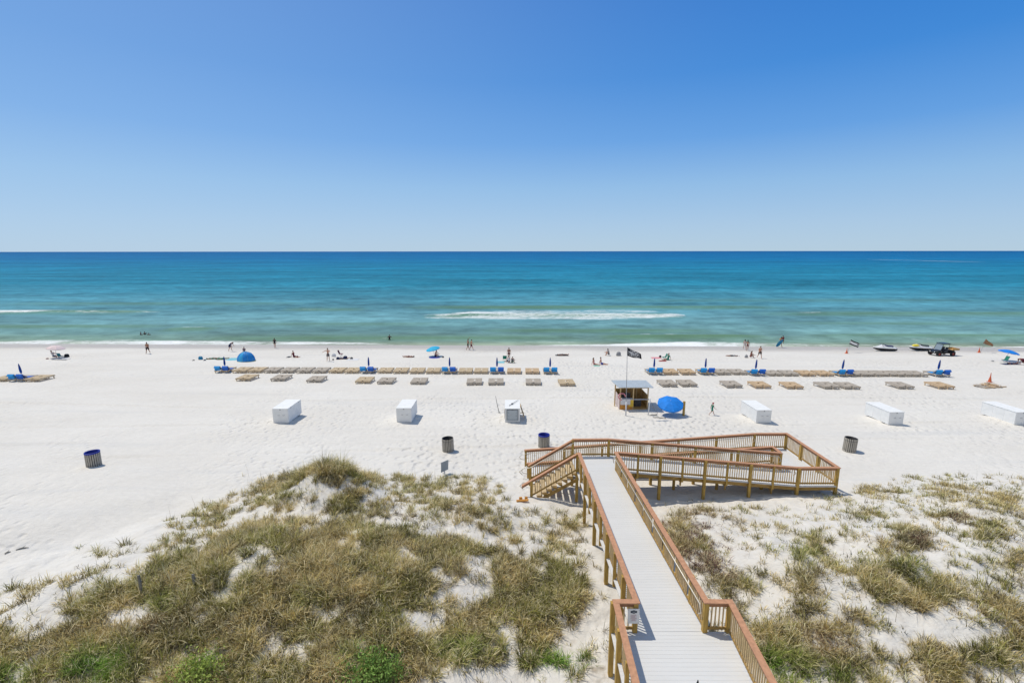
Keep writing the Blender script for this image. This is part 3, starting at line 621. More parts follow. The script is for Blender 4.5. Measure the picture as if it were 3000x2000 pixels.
def scatter_grass():
    NC = 290000
    x = rng.uniform(-34, 40, NC); y = rng.uniform(10.2, 27.4, NC); z = ground(x, y)
    c, px, py = cover(x, y, z)
    keep = (px > -120) & (px < 3120) & (py < 2150) & (rng.random(NC) < np.clip(c, 0, 1) ** 1.25 * 0.47)
    # keep the walkway itself clear of grass poking through
    ax = 3.0 + (24 - y) * 0.035; keep &= ~((x > ax - 0.35) & (x < ax + 2.9) & (y < 24.3) & (z > 0.9)); keep &= ~((x > 2.2) & (x < 7.8) & (y < 13.3))
    x, y, z, c, px, py = [v[keep] for v in (x, y, z, c, px, py)]
    n = len(x); print('tufts', n)
    gf = np.clip(gsum(px, py, GREEN) + (fbm(x * 2, y * 2, 2, 91) - 0.5) * 0.5, 0, 1) * (gsum(px, py, GREEN) > 0.04)
    pf = np.clip(gsum(px, py, PURPLE) * 1.2 * sstep(0.35, 0.6, fbm(x * 1.5, y * 1.5, 3, 92)), 0, 1)
    ol = sstep(0.40, 0.62, fbm(x * 0.9, y * 0.9, 3, 93) * 0.7 + rng.random(n) * 0.3)
    dry = np.array([0.60, 0.47, 0.21]); oliv = np.array([0.31, 0.30, 0.08]); grn = np.array([0.24, 0.40, 0.07]); pur = np.array([0.21, 0.115, 0.09]); straw = np.array([0.88, 0.76, 0.48])
    far = sstep(22, 26, y)
    size = rng.uniform(0.6, 1.35, n) * (0.22 + 0.22 * np.clip(c, 0, 1) ** 1.5) * (0.65 + 0.75 * fbm(x * 1.7, y * 1.7, 2, 95)) * (1 - 0.25 * pf) * (1 + 1.0 * np.exp(-(((px - 950) / 150) ** 2 + ((py - 1362) / 40) ** 2)))
    nb = np.where(c > 0.7, 14, np.where(c > 0.35, 11, 8)).astype(int)
    idx = np.repeat(np.arange(n), nb); m_ = len(idx)
    wind = 0.0
    az = rng.uniform(0, 2 * PI, m_); rad = rng.random(m_) * 0.12
    bx = x[idx] + np.cos(az) * rad; by = y[idx] + np.sin(az) * rad
    base = np.stack([bx, by, z[idx] - 0.03], -1)
    az2 = az + rng.normal(0, 0.6, m_)
    ln = size[idx] * rng.uniform(0.6, 1.15, m_); lean = np.clip(rng.normal(0.8, 0.3, m_), 0.1, 1.25)
    wd = rng.uniform(0.010, 0.027, m_)
    col = dry * (1 - ol[:, None]) + oliv * ol[:, None]
    col = col * rng.uniform(0.55, 1.45, (n, 1)); col = col * (1 - pf[:, None]) + pur * pf[:, None]; col = col * (1 - gf[:, None]) + grn * gf[:, None]
    cb = col[idx] * rng.uniform(0.70, 1.30, (m_, 1))
    s = (rng.random(m_) < 0.36 * (1 - gf[idx] * 0.7))[:, None]; cb = np.where(s, straw * rng.uniform(0.75, 1.15, (m_, 1)), cb)
    dk = (rng.random(m_) < 0.09 + 0.45 * sstep(0.50, 0.64, fbm(x * 2.6, y * 2.6, 2, 96))[idx])[:, None]; cb = np.where(dk, cb * 0.32, cb)
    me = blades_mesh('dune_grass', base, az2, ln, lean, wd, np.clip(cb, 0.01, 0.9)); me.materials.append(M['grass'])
    o = bpy.data.objects.new('dune_grass', me); COL.objects.link(o)
    tag(o, 'dry tan and olive dune grass covering the low sand dunes', 'dune grass', kind='stuff')
    print('blades', m_)
scatter_grass()

def scatter_stalks():       # thin sea-oat stalks standing above the dune crest
    N_ = 9000
    x = rng.uniform(-30, 38, N_); y = rng.uniform(11, 27.2, N_); z = ground(x, y); c, px, py = cover(x, y, z)
    hum = np.exp(-(((px - 930) / 210) ** 2 + ((py - 1370) / 40) ** 2))
    k = rng.random(N_) < np.clip(c * 0.16 + hum * 0.55, 0, 1); k &= (px > -50) & (px < 3050) & ~((x > 2) & (x < 7.6) & (y < 24.3))
    x, y, z, hum = x[k], y[k], z[k], hum[k]; n = len(x)
    base = np.stack([x, y, z - 0.03], -1)
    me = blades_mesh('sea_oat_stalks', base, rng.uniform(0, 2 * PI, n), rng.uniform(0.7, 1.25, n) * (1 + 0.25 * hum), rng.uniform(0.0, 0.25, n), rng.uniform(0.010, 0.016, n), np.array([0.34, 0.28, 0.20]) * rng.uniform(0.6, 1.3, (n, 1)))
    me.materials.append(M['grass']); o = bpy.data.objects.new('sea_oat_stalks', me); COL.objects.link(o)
    tag(o, 'thin brown sea oat stalks standing above the dune grass', 'sea oats', kind='stuff')
scatter_stalks()

def leaf_shrub(px, py, rx, ry, h, n, col, label, seed):
    r = np.random.default_rng(seed); g = G(px, py); t = thing('shrub', label, 'shrub', g)
    # leaf clumps on branching stems
    clumps = []; sm = MB()
    for i in range(26):
        a = r.uniform(0, 2*PI); q = r.uniform(0.1, 1) ** 0.6; tip = Vector((math.cos(a)*rx*q, math.sin(a)*ry*q, h * (1.05 - 0.6*q*q) * r.uniform(0.65, 1.05)))
        clumps.append(tip); sm.tube([(0, 0, -0.05), tip * 0.5 + Vector((0, 0, 0.05)), tip], [0.018, 0.012, 0.006], 5)
    sm.build('stems', mat('shrub_stem', (0.16, 0.10, 0.06), 0.9), t)
    ci = r.integers(0, len(clumps), n); cc = np.array([tuple(c) for c in clumps])[ci] + r.normal(0, 0.23, (n, 3)) * np.array([1, 1, 0.8])
    cc[:, 2] = np.maximum(cc[:, 2], 0.02)
    s = r.uniform(0.025, 0.06, n)[:, None]; d1 = r.normal(0, 1, (n, 3)); d1 /= np.linalg.norm(d1, axis=1)[:, None]
    d2 = np.cross(d1, r.normal(0, 1, (n, 3))); d2 /= np.linalg.norm(d2, axis=1)[:, None]
    co = np.stack([cc - d1*s, cc - d2*s*0.5, cc + d1*s, cc + d2*s*0.5], 1).reshape(-1, 3).astype(np.float32)
    me = bpy.data.meshes.new('foliage'); me.vertices.add(4*n); me.vertices.foreach_set('co', co.ravel()); me.loops.add(4*n)
    me.loops.foreach_set('vertex_index', np.arange(4*n, dtype=np.int32)); me.polygons.add(n); me.polygons.foreach_set('loop_start', np.arange(0, 4*n, 4, dtype=np.int32)); me.update(calc_edges=True)
    ca = me.color_attributes.new('tint', 'FLOAT_COLOR', 'POINT'); k = np.ones((n, 4, 4), np.float32)
    k[:, :, :3] = (np.array(col) * r.uniform(0.6, 1.45, (n, 1)) * r.uniform(0.75, 1.25, len(clumps))[ci][:, None])[:, None, :]; ca.data.foreach_set('color', k.ravel())
    me.materials.append(M['leaf']); o = bpy.data.objects.new('foliage', me); COL.objects.link(o); o.parent = t
leaf_shrub(1085, 1990, 0.85, 0.6, 0.42, 3000, (0.22, 0.34, 0.08), 'bright green leafy shrub at the bottom edge, the larger of two', 1)
leaf_shrub(590, 1985, 0.50, 0.42, 0.40, 1900, (0.32, 0.40, 0.09), 'small yellow-green leafy shrub in the dune grass, the smaller of two', 2)

# two grey stakes in the grass
for px, yt, yb, lab in ((417, 1683, 1745, 'weathered grey stake in the dune grass, the taller left one of two'), (572, 1680, 1722, 'weathered grey stake in the dune grass, the shorter right one of two')):
    g = G(px, yb); h = zat(px, yt, g.y) - g.z; b = MB(); b.beam((0, 0, -0.2), (-0.03, 0, h), 0.075, 0.05, (0, 1, 0)); b.beam((0, -0.03, h * 0.72), (0.0, 0.03, h * 0.72), 0.1, 0.02)
    tag(b.build('wooden_stake', 'stake', loc=g), lab, 'stake', 'grey stakes in the dune')
# small dark driftwood bits at the left edge of the sand
for px, py, L_, rz, lab in ((65, 1606, 0.45, 0.4, 'short dark driftwood stick lying nearest the bare left dune slope'), (22, 1618, 0.2, 0.9, 'tiny dark driftwood bit at the left edge of the sand')):
    g = G(px, py); b = MB(); b.tube([(-L_/2, 0, .02), (0, .03, .05), (L_/2, 0, .03)], [.02, .03, .012], 6); b.tube([(0, .03, .05), (.08, .12, .1)], [.014, .006], 5)
    tag(b.build('driftwood', 'stake', loc=g, rz=rz), lab, 'driftwood')

# ================================================================== BOARDWALK
UP = Vector((0, 0, 1))
ZD = 1.62; ZC = 2.64; RH = ZC - ZD          # deck level, cap level, rail height
BW = thing('boardwalk', 'long timber boardwalk with brown caps, stairs and switchback ramp down to the beach', 'boardwalk', (4.4, 20, 0))
def part(b, name, m, smooth=False):
    o = b.build(name, m, BW, smooth); o.location = -Vector(BW.location); return o
A0 = P(1696, 1327, ZC); A1 = P(1864, 1762, ZC); A2 = P(1803, 1762, ZC); A3 = P(1862, 2000, ZC)
B0 = P(1804, 1325, ZC); B1 = P(2069, 1762, ZC); B2 = P(2139, 1763, ZC); B3 = P(2264, 2000, ZC)
def lvl(v, z): return Vector((v.x, v.y, z))
def extend(a, b, y): d = (b - a) / (b.y - a.y); return a + d * (y - a.y)
A0, A1, A2, A3, B0, B1, B2, B3 = [lvl(v, ZD) for v in (A0, A1, A2, A3, B0, B1, B2, B3)]
A4 = extend(A2, A3, 7.6); B4 = extend(B2, B3, 7.6)
FL = lvl(P(1678, 1287, ZC), ZD); FR = lvl(P(1784, 1286, ZC), ZD)        # far rail of the landing
TZ = 0.64
YN = 24.35; T0 = Vector((15.25, YN, TZ)); T1 = Vector((17.38, YN, TZ)); T2 = Vector((17.36, 29.3, TZ)); T3 = Vector((15.35, 29.3, TZ))
I0 = Vector((15.36, 26.28, TZ)); I1 = Vector((15.38, 27.2, TZ))
E0 = Vector((0.95, 27.0, -0.30)); E1 = Vector((0.86, 28.95, -0.30))
def gz(p): return float(ground(p.x, p.y))

npost = 0
def post(p, top, w=0.135, foot=None, name='post'):
    global npost; npost += 1
    b = MB(); z0 = gz(p) - 0.25 if foot is None else foot
    b.box((p.x, p.y, (z0 + top) / 2), (w, w, top - z0), rz=random.uniform(-0.02, 0.02)); part(b, name, 'post')
def handrail(pts):
    b = MB(); b.tube(pts, 0.021, 7); part(b, 'handrail', 'rail_metal', True)
def rail(p0, p1, posts=None, dz=0.0, outer=0, hang=False, h=RH, e0=0.0, e1=0.0, hand=0, spacing=2.35, foot=None, fas=0.125, first=True, last=True, balz=(0.09, -0.06)):
    """one run of railing from p0 to p1 at deck level: cap, fascia, bottom rail, balusters, posts"""
    d = p1 - p0; L_ = math.hypot(d.x, d.y); u = Vector((d.x / L_, d.y / L_, 0)); sl = d.z / L_; side = Vector((u.y, -u.x, 0))
    at = lambda s, z=0: p0 + u * s + UP * (sl * s + z)
    b = MB(); b.beam(at(-e0, h + dz), at(L_ + e1, h + dz), 0.185, 0.036); part(b, 'rail_cap', 'cap')
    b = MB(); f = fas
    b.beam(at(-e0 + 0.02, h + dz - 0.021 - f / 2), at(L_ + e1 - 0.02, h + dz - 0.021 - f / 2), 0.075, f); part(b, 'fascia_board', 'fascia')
    if posts is None: k = max(1, round(L_ / spacing)); posts = [L_ * i / k for i in range(k + 1)]
    for i, s in enumerate(posts):
        if (i == 0 and not first) or (i == len(posts) - 1 and not last): continue
        p = at(s); ft = foot
        if hang and i % 2 == (0 if hang == 2 else 1) and 0 < i < len(posts) - 1: ft = p.z - 0.30
        q = p + side * 0.075 * outer
        if outer: q.z = p.z
        post(q, p.z + h + dz - 0.022, foot=ft, w=0.14 if ft is None else 0.10)
    b = MB(); b.beam(at(0, 0.13), at(L_, 0.13), 0.042, 0.085); part(b, 'bottom_rail', 'beam')
    for i in range(len(posts) - 1):
        s0, s1 = posts[i] + 0.07, posts[i + 1] - 0.07; n = max(1, int(round((s1 - s0) / 0.122))); b = MB()
        for j in range(1, n):
            s = s0 + (s1 - s0) * j / n; p = at(s) + side * random.uniform(-.004, .004)
            b.box((p.x, p.y, p.z + (0.06 + h - 0.03) / 2), (0.034, 0.034, h - 0.03 - 0.06), rz=math.atan2(u.y, u.x))
        if n > 1: part(b, 'baluster_panel', 'bal')
    if hand:
        o = side * 0.13 * hand; hp = [at(0.15, 0.50) + o, at(0.02, 0.62) + o, at(0.15, 0.84) + o, at(L_ - 0.15, 0.84) + o, at(L_ - 0.02, 0.62) + o, at(L_ - 0.15, 0.50) + o]
        handrail(hp)
def deck(a0, b0, a1, b1, name='deck', ov=0.11, beams=True, w=0.142):
    """boards laid across between left edge a0-a1 and right edge b0-b1"""
    n = max(1, int(round(((a1 - a0).length + (b1 - b0).length) / 2 / w))); b = MB()
    for i in range(n):
        t0 = (i + 0.012) / n; t1 = (i + 0.988) / n; b.t = 0.3 + 0.4 * random.random()
        q = [a0.lerp(a1, t0), b0.lerp(b1, t0), b0.lerp(b1, t1), a0.lerp(a1, t1)]
        for k, l in ((0, 1), (3, 2)):
            s = (q[l] - q[k]).normalized() * ov; q[k] = q[k] - s; q[l] = q[l] + s
        b.add(q + [v - UP * 0.036 for v in q], ((0,1,2,3), (7,6,5,4), (0,4,5,1), (1,5,6,2), (2,6,7,3), (3,7,4,0)))
    part(b, name, 'deck')
    if beams:
        dn = UP * 0.155
        for p, q in ((a0, a1), (b0, b1)):
            b = MB(); b.beam(p - dn, q - dn, 0.045, 0.225); part(b, 'rim_beam', 'beam')
        b = MB(); k = max(2, int(n * w / 1.2))
        for i in range(k + 1):
            t = (i + 0.15) / (k + 0.3); b.beam(a0.lerp(a1, t) - UP * 0.17, b0.lerp(b1, t) - UP * 0.17, 0.045, 0.19)
        m_ = (a0 + b0) / 2; m1 = (a1 + b1) / 2; b.beam(m_ - UP * 0.165, m1 - UP * 0.165, 0.05, 0.18)
        part(b, 'joist_frame', 'beam')

# decks
deck(A1, B1, lvl(A0, ZD), lvl(B0, ZD), 'walkway_deck')
LA, LB = A0 + Vector((0, .004, 0)), B0 + Vector((0, .004, 0))
deck(LA, LB, FL, FR, 'landing_deck')
deck(A4, B4, A2, B2, 'platform_deck')
rs = Vector((B0.x + 0.12, YN - 0.25, ZD)); rs1 = Vector((B0.x + 0.12, 25.95, ZD))
def deckx(n0, f0, n1, f1, name):  # runs along x: near edge n0-n1, far edge f0-f1
    deck(n0, f0, n1, f1, name)
deckx(Vector((B0.x + .10, B0.y + .02, ZD - .004)), Vector((FR.x + .06, FR.y, ZD - .004)), T0, Vector((T0.x, 26.2, TZ)), 'ramp_deck')
deckx(T0 + UP * -.004 + Vector((.01, 0, 0)), Vector((T0.x + .01, 29.25, TZ - .004)), T1 - Vector((.05, 0, .004)), T2 - Vector((.05, 0, .004)), 'turning_platform_deck')
deckx(E0 + Vector((0, .05, 0)), E1, Vector((15.2, 27.25, TZ)), Vector((15.2, 29.25, TZ)), 'ramp_deck')

# rails: left side of the walkway and its jog, right side and its jog
rail(lvl(A1, ZD), A0, hand=0, e0=0.08, e1=0.06, first=False, outer=-1, hang=2, spacing=1.18)
rail(A2, A1, dz=0.003, e0=0.09, e1=-0.02, posts=[0.06, (A1 - A2).length - .02], first=False)
rail(A4, A2, dz=0.006, e1=-0.10, outer=-1, hang=1, spacing=1.15)
rail(B0, B1, hand=1, e0=0.06, e1=0.08, last=False, outer=-1, hang=1, spacing=1.18)
rail(B1, B2, dz=0.003, e0=-0.02, e1=0.09, posts=[0.0, (B2 - B1).length])
rail(B2, B4, dz=0.006, e0=-0.10, first=False, spacing=2.2)
# landing far rail, ramp run one, turning platform, run two
rail(FL, FR, dz=0.003, e0=0.02, posts=[0, (FR - FL).length])
q0 = lvl(B0, ZD) + Vector((0.02, 0.02, 0))
rail(q0, T0, dz=0.003, e0=-0.10, first=False, posts=[0] + [math.hypot(X - q0.x, 0.2) for X in (6.6, 7.8, 9.0, 10.2, 11.4, 12.65, 13.9)] + [math.hypot(T0.x - q0.x, 0.2)], hand=-1, h=RH, outer=1, hang=1)
rail(T0, T1, dz=0.0, e0=0.0, e1=0.09, posts=[0, (T1 - T0).length - 0.02], first=False)
rail(T1, T2, dz=0.003, e0=-0.10, e1=-0.09, first=False, last=False, posts=[0, 1.65, 3.3, 4.95])
rail(T3, T2, dz=0.0, e1=0.09, spacing=2.1)
rail(E1, T3, dz=-0.003, last=False, spacing=2.4, e0=0.1, hand=1)
rail(E0, I1, dz=-0.003, spacing=2.4, e0=0.1, e1=0.05)
rail(FR, I0, dz=-0.003, first=False, spacing=2.45, e1=0.09, hand=1)
rail(I0, I1, dz=0.003, e0=-0.10, e1=-0.10, posts=[0, (I1 - I0).length], first=False, last=False)
# inner piles under the walkway and hangers under the ramp
d = (A0 - A1); L_ = math.hypot(d.x, d.y)
for i in range(4):
    p = A1 + d * ((i + 0.45) / 4.35) + Vector((1.75, 0, 0)); post(p, ZD - 0.28, 0.12, name='pile')
for X in (6.6, 9.0, 11.4, 13.9):
    zt = ZD + (TZ - ZD) * (X - B0.x) / (T0.x - B0.x); p = Vector((X, 25.3, 0)); post(p, zt - .26, 0.12, name='pile')
    b = MB(); b.beam((X, YN - .1, zt - .33), (X, 26.3, zt - .33), 0.05, 0.2); b.box((X - .02, YN - .08, zt - .42), (.07, .07, .3)); part(b, 'cross_beam', 'beam')
for p in (Vector((17.3, 25.9, 0)), Vector((17.3, 27.8, 0))): post(p + Vector((.05, 0, 0)), TZ - .27, 0.12, name='pile')

# stairs going down to the left
SX0, SX1 = A0.x - 0.02, 1.02; SZ1 = gz(Vector((1.0, 24.9, 0))) + 0.02; YA, YF = A0.y + 0.05, FL.y - 0.03; NS = 9
for i in range(NS):
    x = SX0 - (i + 0.5) * (SX0 - SX1) / NS; z = ZD - (i + 1) * (ZD - SZ1) / (NS + 0.0) + 0.02
    b = MB(); b.box((x, (YA + YF) / 2, z), (0.255, YF - YA - 0.08, 0.04)); b.box((x + .02, (YA + YF) / 2, z - .044), (0.22, YF - YA - 0.1, 0.03)); part(b, 'stair_tread', 'step')
for y in (YA - 0.02, (YA + YF) / 2, YF + 0.02):
    b = MB(); n = NS; top = []; dx = (SX0 - SX1) / NS; dzs = (ZD - SZ1) / NS
    vs = []; fs = []
    for i in range(NS):      # sawtooth stringer as solid steps over a sloping board
        x0 = SX0 - i * dx; z0 = ZD - (i + 1) * dzs
        b.add([(x0, y - .02, z0), (x0 - dx, y - .02, z0), (x0, y - .02, z0 - dzs * 1.0), (x0, y + .02, z0), (x0 - dx, y + .02, z0), (x0, y + .02, z0 - dzs * 1.0)], ((0,1,2), (5,4,3), (0,3,4,1), (1,4,5,2), (2,5,3,0)))
    b.beam((SX0, y + .001, ZD - dzs * 2 - .10), (SX1, y + .001, SZ1 - dzs - .10), 0.038, 0.20); part(b, 'stringer', 'beam')
for y, s in ((YA - 0.07, -1), (YF + 0.05, 1)):
    p0 = Vector((1.02, y, SZ1 + 0.14)); p1 = Vector((SX0 - 0.02, y, ZD + 0.02)); dd = p1 - p0
    rail(p0, p1, dz=0.012, e0=0.52 if s < 0 else 0.12, e1=0.0, posts=[0, math.hypot(dd.x, dd.y)], last=False, h=RH - .03)
    handrail([p0 + Vector((-.45, s * -.12, .45)), p0 + Vector((-.62, s * -.12, .62)), p0 + Vector((-.42, s * -.12, .80)), p0 + Vector((0, s * -.12, .86)), p1 + Vector((0, s * -.12, .84))])
# curved metal ends of the ramp handrails on the left
for p in (E0, E1):
    handrail([p + Vector((.3, -.13, .84)), p + Vector((-.05, -.13, .82)), p + Vector((-.28, -.13, .74)), p + Vector((-.40, -.13, .60)), p + Vector((-.30, -.13, .46)), p + Vector((-.02, -.13, .42))])

# notice board screwed to the post of the left jog
sg = thing('notice_sign', 'white notice board with dark emblem on the left boardwalk rail jog', 'sign', (0, 0, 0))
xl, xr = P(1841, 1800, 2.3), P(1874, 1800, 2.3)
yS = A1.y - 0.12; wS = 0.345; cx = A1.x - 0.10; zt = ZC - 0.14; hS = 0.50
sg.location = (cx, yS, zt - hS)
b = MB(); b.box((0, 0, hS / 2), (wS, 0.012, hS)); b.build('board', 'white_paint', sg, bevel=0.003)
b = MB(); yy = -0.0085
el = [(-.105, .0), (-.085, .035), (-.05, .035), (-.03, .052), (0, .058), (.03, .052), (.05, .035), (.085, .035), (.105, 0), (.085, -.035), (.05, -.035), (.03, -.052), (0, -.058), (-.03, -.052), (-.05, -.035), (-.085, -.035)]
b.add([(x, yy, z + hS - .10) for x, z in el] + [(x, yy + .004, z + hS - .10) for x, z in el], [tuple(range(16)), tuple(range(31, 15, -1))] + [(i, (i+1) % 16, 16 + (i+1) % 16, 16 + i) for i in range(16)])
b.build('emblem', 'sign_ink', sg)
b = MB(); b.box((0, yy - .003, hS - .09), (.10, .003, .014)); b.box((-.0, yy - .003, hS - .115), (.06, .003, .008)); b.build('emblem_lettering', 'grey_board', sg)
b = MB()
for i, (w, x) in enumerate(((.16, 0), (.20, 0), (.12, -.02), (.18, 0), (.20, .0), (.10, 0), (.16, .0))): b.box((x, yy, hS - .20 - i * .033), (w, .002, .010))
b.build('printed_text', 'sign_red', sg)
b = MB()
for sx_ in (-1, 1):
    for sz_ in (.03, hS - .03): b.lathe([(0, -.004), (.008, -.003), (.008, .002)], 8, (sx_ * (wS/2 - .02), yy, sz_), Matrix.Rotation(PI/2, 3, 'X'))
b.build('screw', 'pole_grey', sg)
# loose footing boards at the bottom of the stairs
for i, (px, py, L_, rz, lab) in enumerate(((1530, 1468, .62, .16, 'longest orange-brown loose plank at the foot of the stairs'), (1525, 1462, .16, .1, 'left orange offcut block resting by the stair foot'), (1541, 1461, .14, .2, 'right orange offcut block resting by the stair foot'))):
    g = G(px, py); b = MB(); b.box((0, 0, .05), (L_, .13 if i == 0 else .1, .07 if i == 0 else .14)); o = b.build('timber_offcut', 'orange_ply', loc=g, rz=rz, bevel=.006)
    if i == 0: o.name = 'plank'
    tag(o, lab, 'plank' if i == 0 else 'block', None if i == 0 else 'timber offcuts by the stairs')
# black pointed finial at the bottom edge: top of a closed patio parasol on the terrace below
g = P(2044, 1990, ZD + 0.9)
pr = thing('closed_parasol', 'black pointed tip of a closed parasol at the bottom edge', 'parasol', (g.x, g.y - 0.0, ZD + 0.001))
b = MB(); b.lathe([(.02, 0.72), (.045, .70), (.05, .62), (.035, .78), (.014, .87), (.004, .90)], 12); b.build('finial', 'dark', pr, True)
b = MB(); b.lathe([(.001, .70), (.05, .62), (.075, .45), (.08, .2), (.06, .05), (.02, 0.04)], 14); b.build('canopy', 'darkgrey', pr, True)
b = MB(); b.tube([(0, 0, 0.0), (0, 0, .1)], .015, 8); b.lathe([(.12, 0), (.12, .02), (.02, .04)], 14, cap=True); b.build('base', 'dark', pr)
print('posts', npost)

# ================================================================== BEACH FURNITURE
def mpp(px, py, g): return proj(g.x, g.y, g.z)[2] / F       # metres per photo pixel at a point

# --- flat wooden double lounger: two slatted beds, a small table between them, a gap showing sand
def make_lounger(wood, raised=False):
    t = thing('double_lounger', 'x', 'lounger')
    Wd, Ln, Hh = 1.66, 2.0, 0.34; sw = 0.70; xo = 0.47
    for s in (-1, 1):
        b = MB(); x0 = s * xo
        y0 = -Ln/2 + (0.62 if raised else 0); n = int((Ln/2 - y0) / 0.115)
        for i in range(n): b.box((x0 + random.uniform(-.006, .006), y0 + 0.055 + i * 0.115, Hh + .012), (sw, 0.09, 0.022))
        b.build('seat', wood, t)
        b = MB()
        if raised:
            a = math.radians(42); R = Matrix.Rotation(-a, 3, 'X')
            for i in range(6): c = Vector((x0, y0, Hh + .015)) + R @ Vector((0, -0.06 - i * 0.115, 0)); b.box(c, (sw, 0.09, 0.022), R=R)
            b.beam((x0 - sw/2 + .05, y0, Hh), Vector((x0 - sw/2 + .05, y0, Hh)) + R @ Vector((0, -.7, -.02)), .04, .04); b.beam((x0 + sw/2 - .05, y0, Hh), Vector((x0 + sw/2 - .05, y0, Hh)) + R @ Vector((0, -.7, -.02)), .04, .04)
            b.beam((x0, y0 - .45, Hh - .02), (x0, y0 - .42, Hh + .38), .04, .03)
        else:
            b.box((x0, -Ln/2 + .33, Hh - .018), (sw - .02, .05, .034)); b.box((x0, -Ln/2 + .06, Hh - .018), (sw - .02, .05, .034))
        b.build('backrest', wood, t)
    b = MB()
    for s in (-1, 1):
        for e in (-1, 1): b.beam((s * xo + e * (sw/2 - .02), -Ln/2, Hh - .07), (s * xo + e * (sw/2 - .02), Ln/2, Hh - .07), .035, .10)
    for y in (-Ln/2 + .02, Ln/2 - .02): b.beam((-Wd/2 + .02, y, Hh - .071), (Wd/2 - .02, y, Hh - .071), .04, .09)
    b.build('frame', wood, t)
    b = MB(); b.box((0, -.42, Hh + .03), (.24, .60, .024)); b.build('table', wood, t); b = MB(); b.box((0, .62, Hh + .012), (.24, .55, .022)); b.build('foot_board', wood, t)
    for x in (-Wd/2 + .07, -.16, .16, Wd/2 - .07):
        for y in (-Ln/2 + .14, Ln/2 - .14): b = MB(); b.box((x, y, (Hh - .12) / 2 - .03), (.07, .07, Hh - .06)); b.build('leg', wood, t)
    return t
PROTO = {}
def place_lounger(px, py, wood, label, group, raised=False, rz=0.0, near=False):
    g = G(px, py); key = (wood, raised)
    rz = rz + random.uniform(-.03, .03)
    if key not in PROTO:
        t = make_lounger(wood, raised); PROTO[key] = t; t.location = g; t.rotation_euler = (0, 0, rz); t['label'] = label; t['group'] = group
    else: t = dup(PROTO[key], g, rz, label, group)
    return t, g
def cushion_pair(g, rz, name_ref, grp):
    for s, m, side in ((-1, 'cush', 'light blue'), (1, 'cush2', 'royal blue')):
        if name_ref[1] == 'same': m = 'cush'; side = 'bright blue'
        y0 = -1.0 + .62; a = math.radians(42); R = Matrix.Rotation(-a, 3, 'X'); w = .68; x0 = s * .47
        b = MB(); top = Vector((x0, y0, .30)) + R @ Vector((0, -.74, .05))
        # seat pad, back pad and the flap that hangs behind the backrest
        pads = []
        b.box((x0, y0 + .40, .335), (w, .82, .07))
        b.box(Vector((x0, y0, .31)) + R @ Vector((0, -.36, .05)), (w, .76, .07), R=R)
        b.box(Vector((x0, y0, .31)) + R @ Vector((0, -.77, -.05)), (w, .06, .28), R=R)
        b.box((x0, top.y - .015, top.z - .26), (w, .035, .44))
        o = b.build('cushion', m, loc=g, rz=rz, bevel=.02)
        tag(o, f"{side} vinyl cushion on the {'left' if s < 0 else 'right'} bed beneath the {name_ref[0]} closed umbrella from the left", 'cushion', 'blue vinyl cushions on the loungers')
def closed_umbrella(g, rz, px, ytop, ybot, label, lean):
    h = zat(px, ytop, g.y) - g.z; h = min(max(h, 1.9), 2.5)
    t = thing('beach_umbrella', label, 'umbrella', g, 0, 'closed blue umbrellas between the loungers')
    b = MB(); b.tube([(0, 0, -.1), (lean * .5, 0, h * .5), (lean, 0, h)], .022, 8); b.build('pole', 'pole_white', t, True)
    b = MB(); z0 = h * .42; secs = []
    for z, r in ((0, .05), (.05, .075), (.2, .095), (.5, .088), (.8, .062), (.96, .035), (1.0, .012)):
        zz = z0 + (h - z0) * z; q = []
        for k in range(16):
            rr = r * (1 + .22 * (k % 2)); a = 2 * PI * k / 16 + z * .9; q.append((lean * zz / h + rr * math.cos(a), rr * math.sin(a), zz))
        secs.append(q)
    b.loft(secs); b.build('canopy', 'navy', t, True)
    b = MB(); b.lathe([(.095, z0 + .16), (.10, z0 + .19), (.095, z0 + .22)], 12, (lean * .5, 0, 0)); b.build('strap', 'cush', t)
    b = MB(); b.lathe([(.012, h), (.018, h + .02), (.004, h + .06)], 8, (lean, 0, 0)); b.build('finial', 'pole_white', t)
ORD = ['', 'first', 'second', 'third', 'fourth', 'fifth', 'sixth', 'seventh', 'eighth', 'ninth', 'tenth', 'eleventh', 'twelfth']
rowy = lambda px: 1087 + (px - 662) * 0.0052 + (3 if px > 2200 else 0)
blue = [(71, 1111, 65, 1077), (662, 0, 663.5, 1047), (1082, 0, 1078, 1048), (1318, 0, 1317.5, 1052), (1456, 0, 1455, 1052), (1611, 0, 1609.7, 1056), (1914, 0, 1916, 1056), (2064, 0, 2066, 1056), (2210, 0, 2215.5, 1057), (2462, 0, 2468.7, 1057), (2742, 0, 2747, 1056)]
allrow = []
for i, (px, py, ux, uy) in enumerate(blue): allrow.append((px, 'B', i))
for px in (713, 757, 803, 850, 897, 943, 991, 1036, 1131, 1176.5, 1224, 1271, 1364.5, 1410, 1506, 1559, 1960, 2010, 2112, 2158, 2259.5, 2307, 2357, 2408, 2506, 2547, 2590, 2634, 2679): allrow.append((px, 'W', 0))
allrow += [(22, 'W', 1), (118, 'W', 1)]
allrow.sort(); last = 0; cnt = 0; before = 0
tones = {'lwood1': 'tan', 'lwood2': 'grey', 'lwood3': 'honey'}
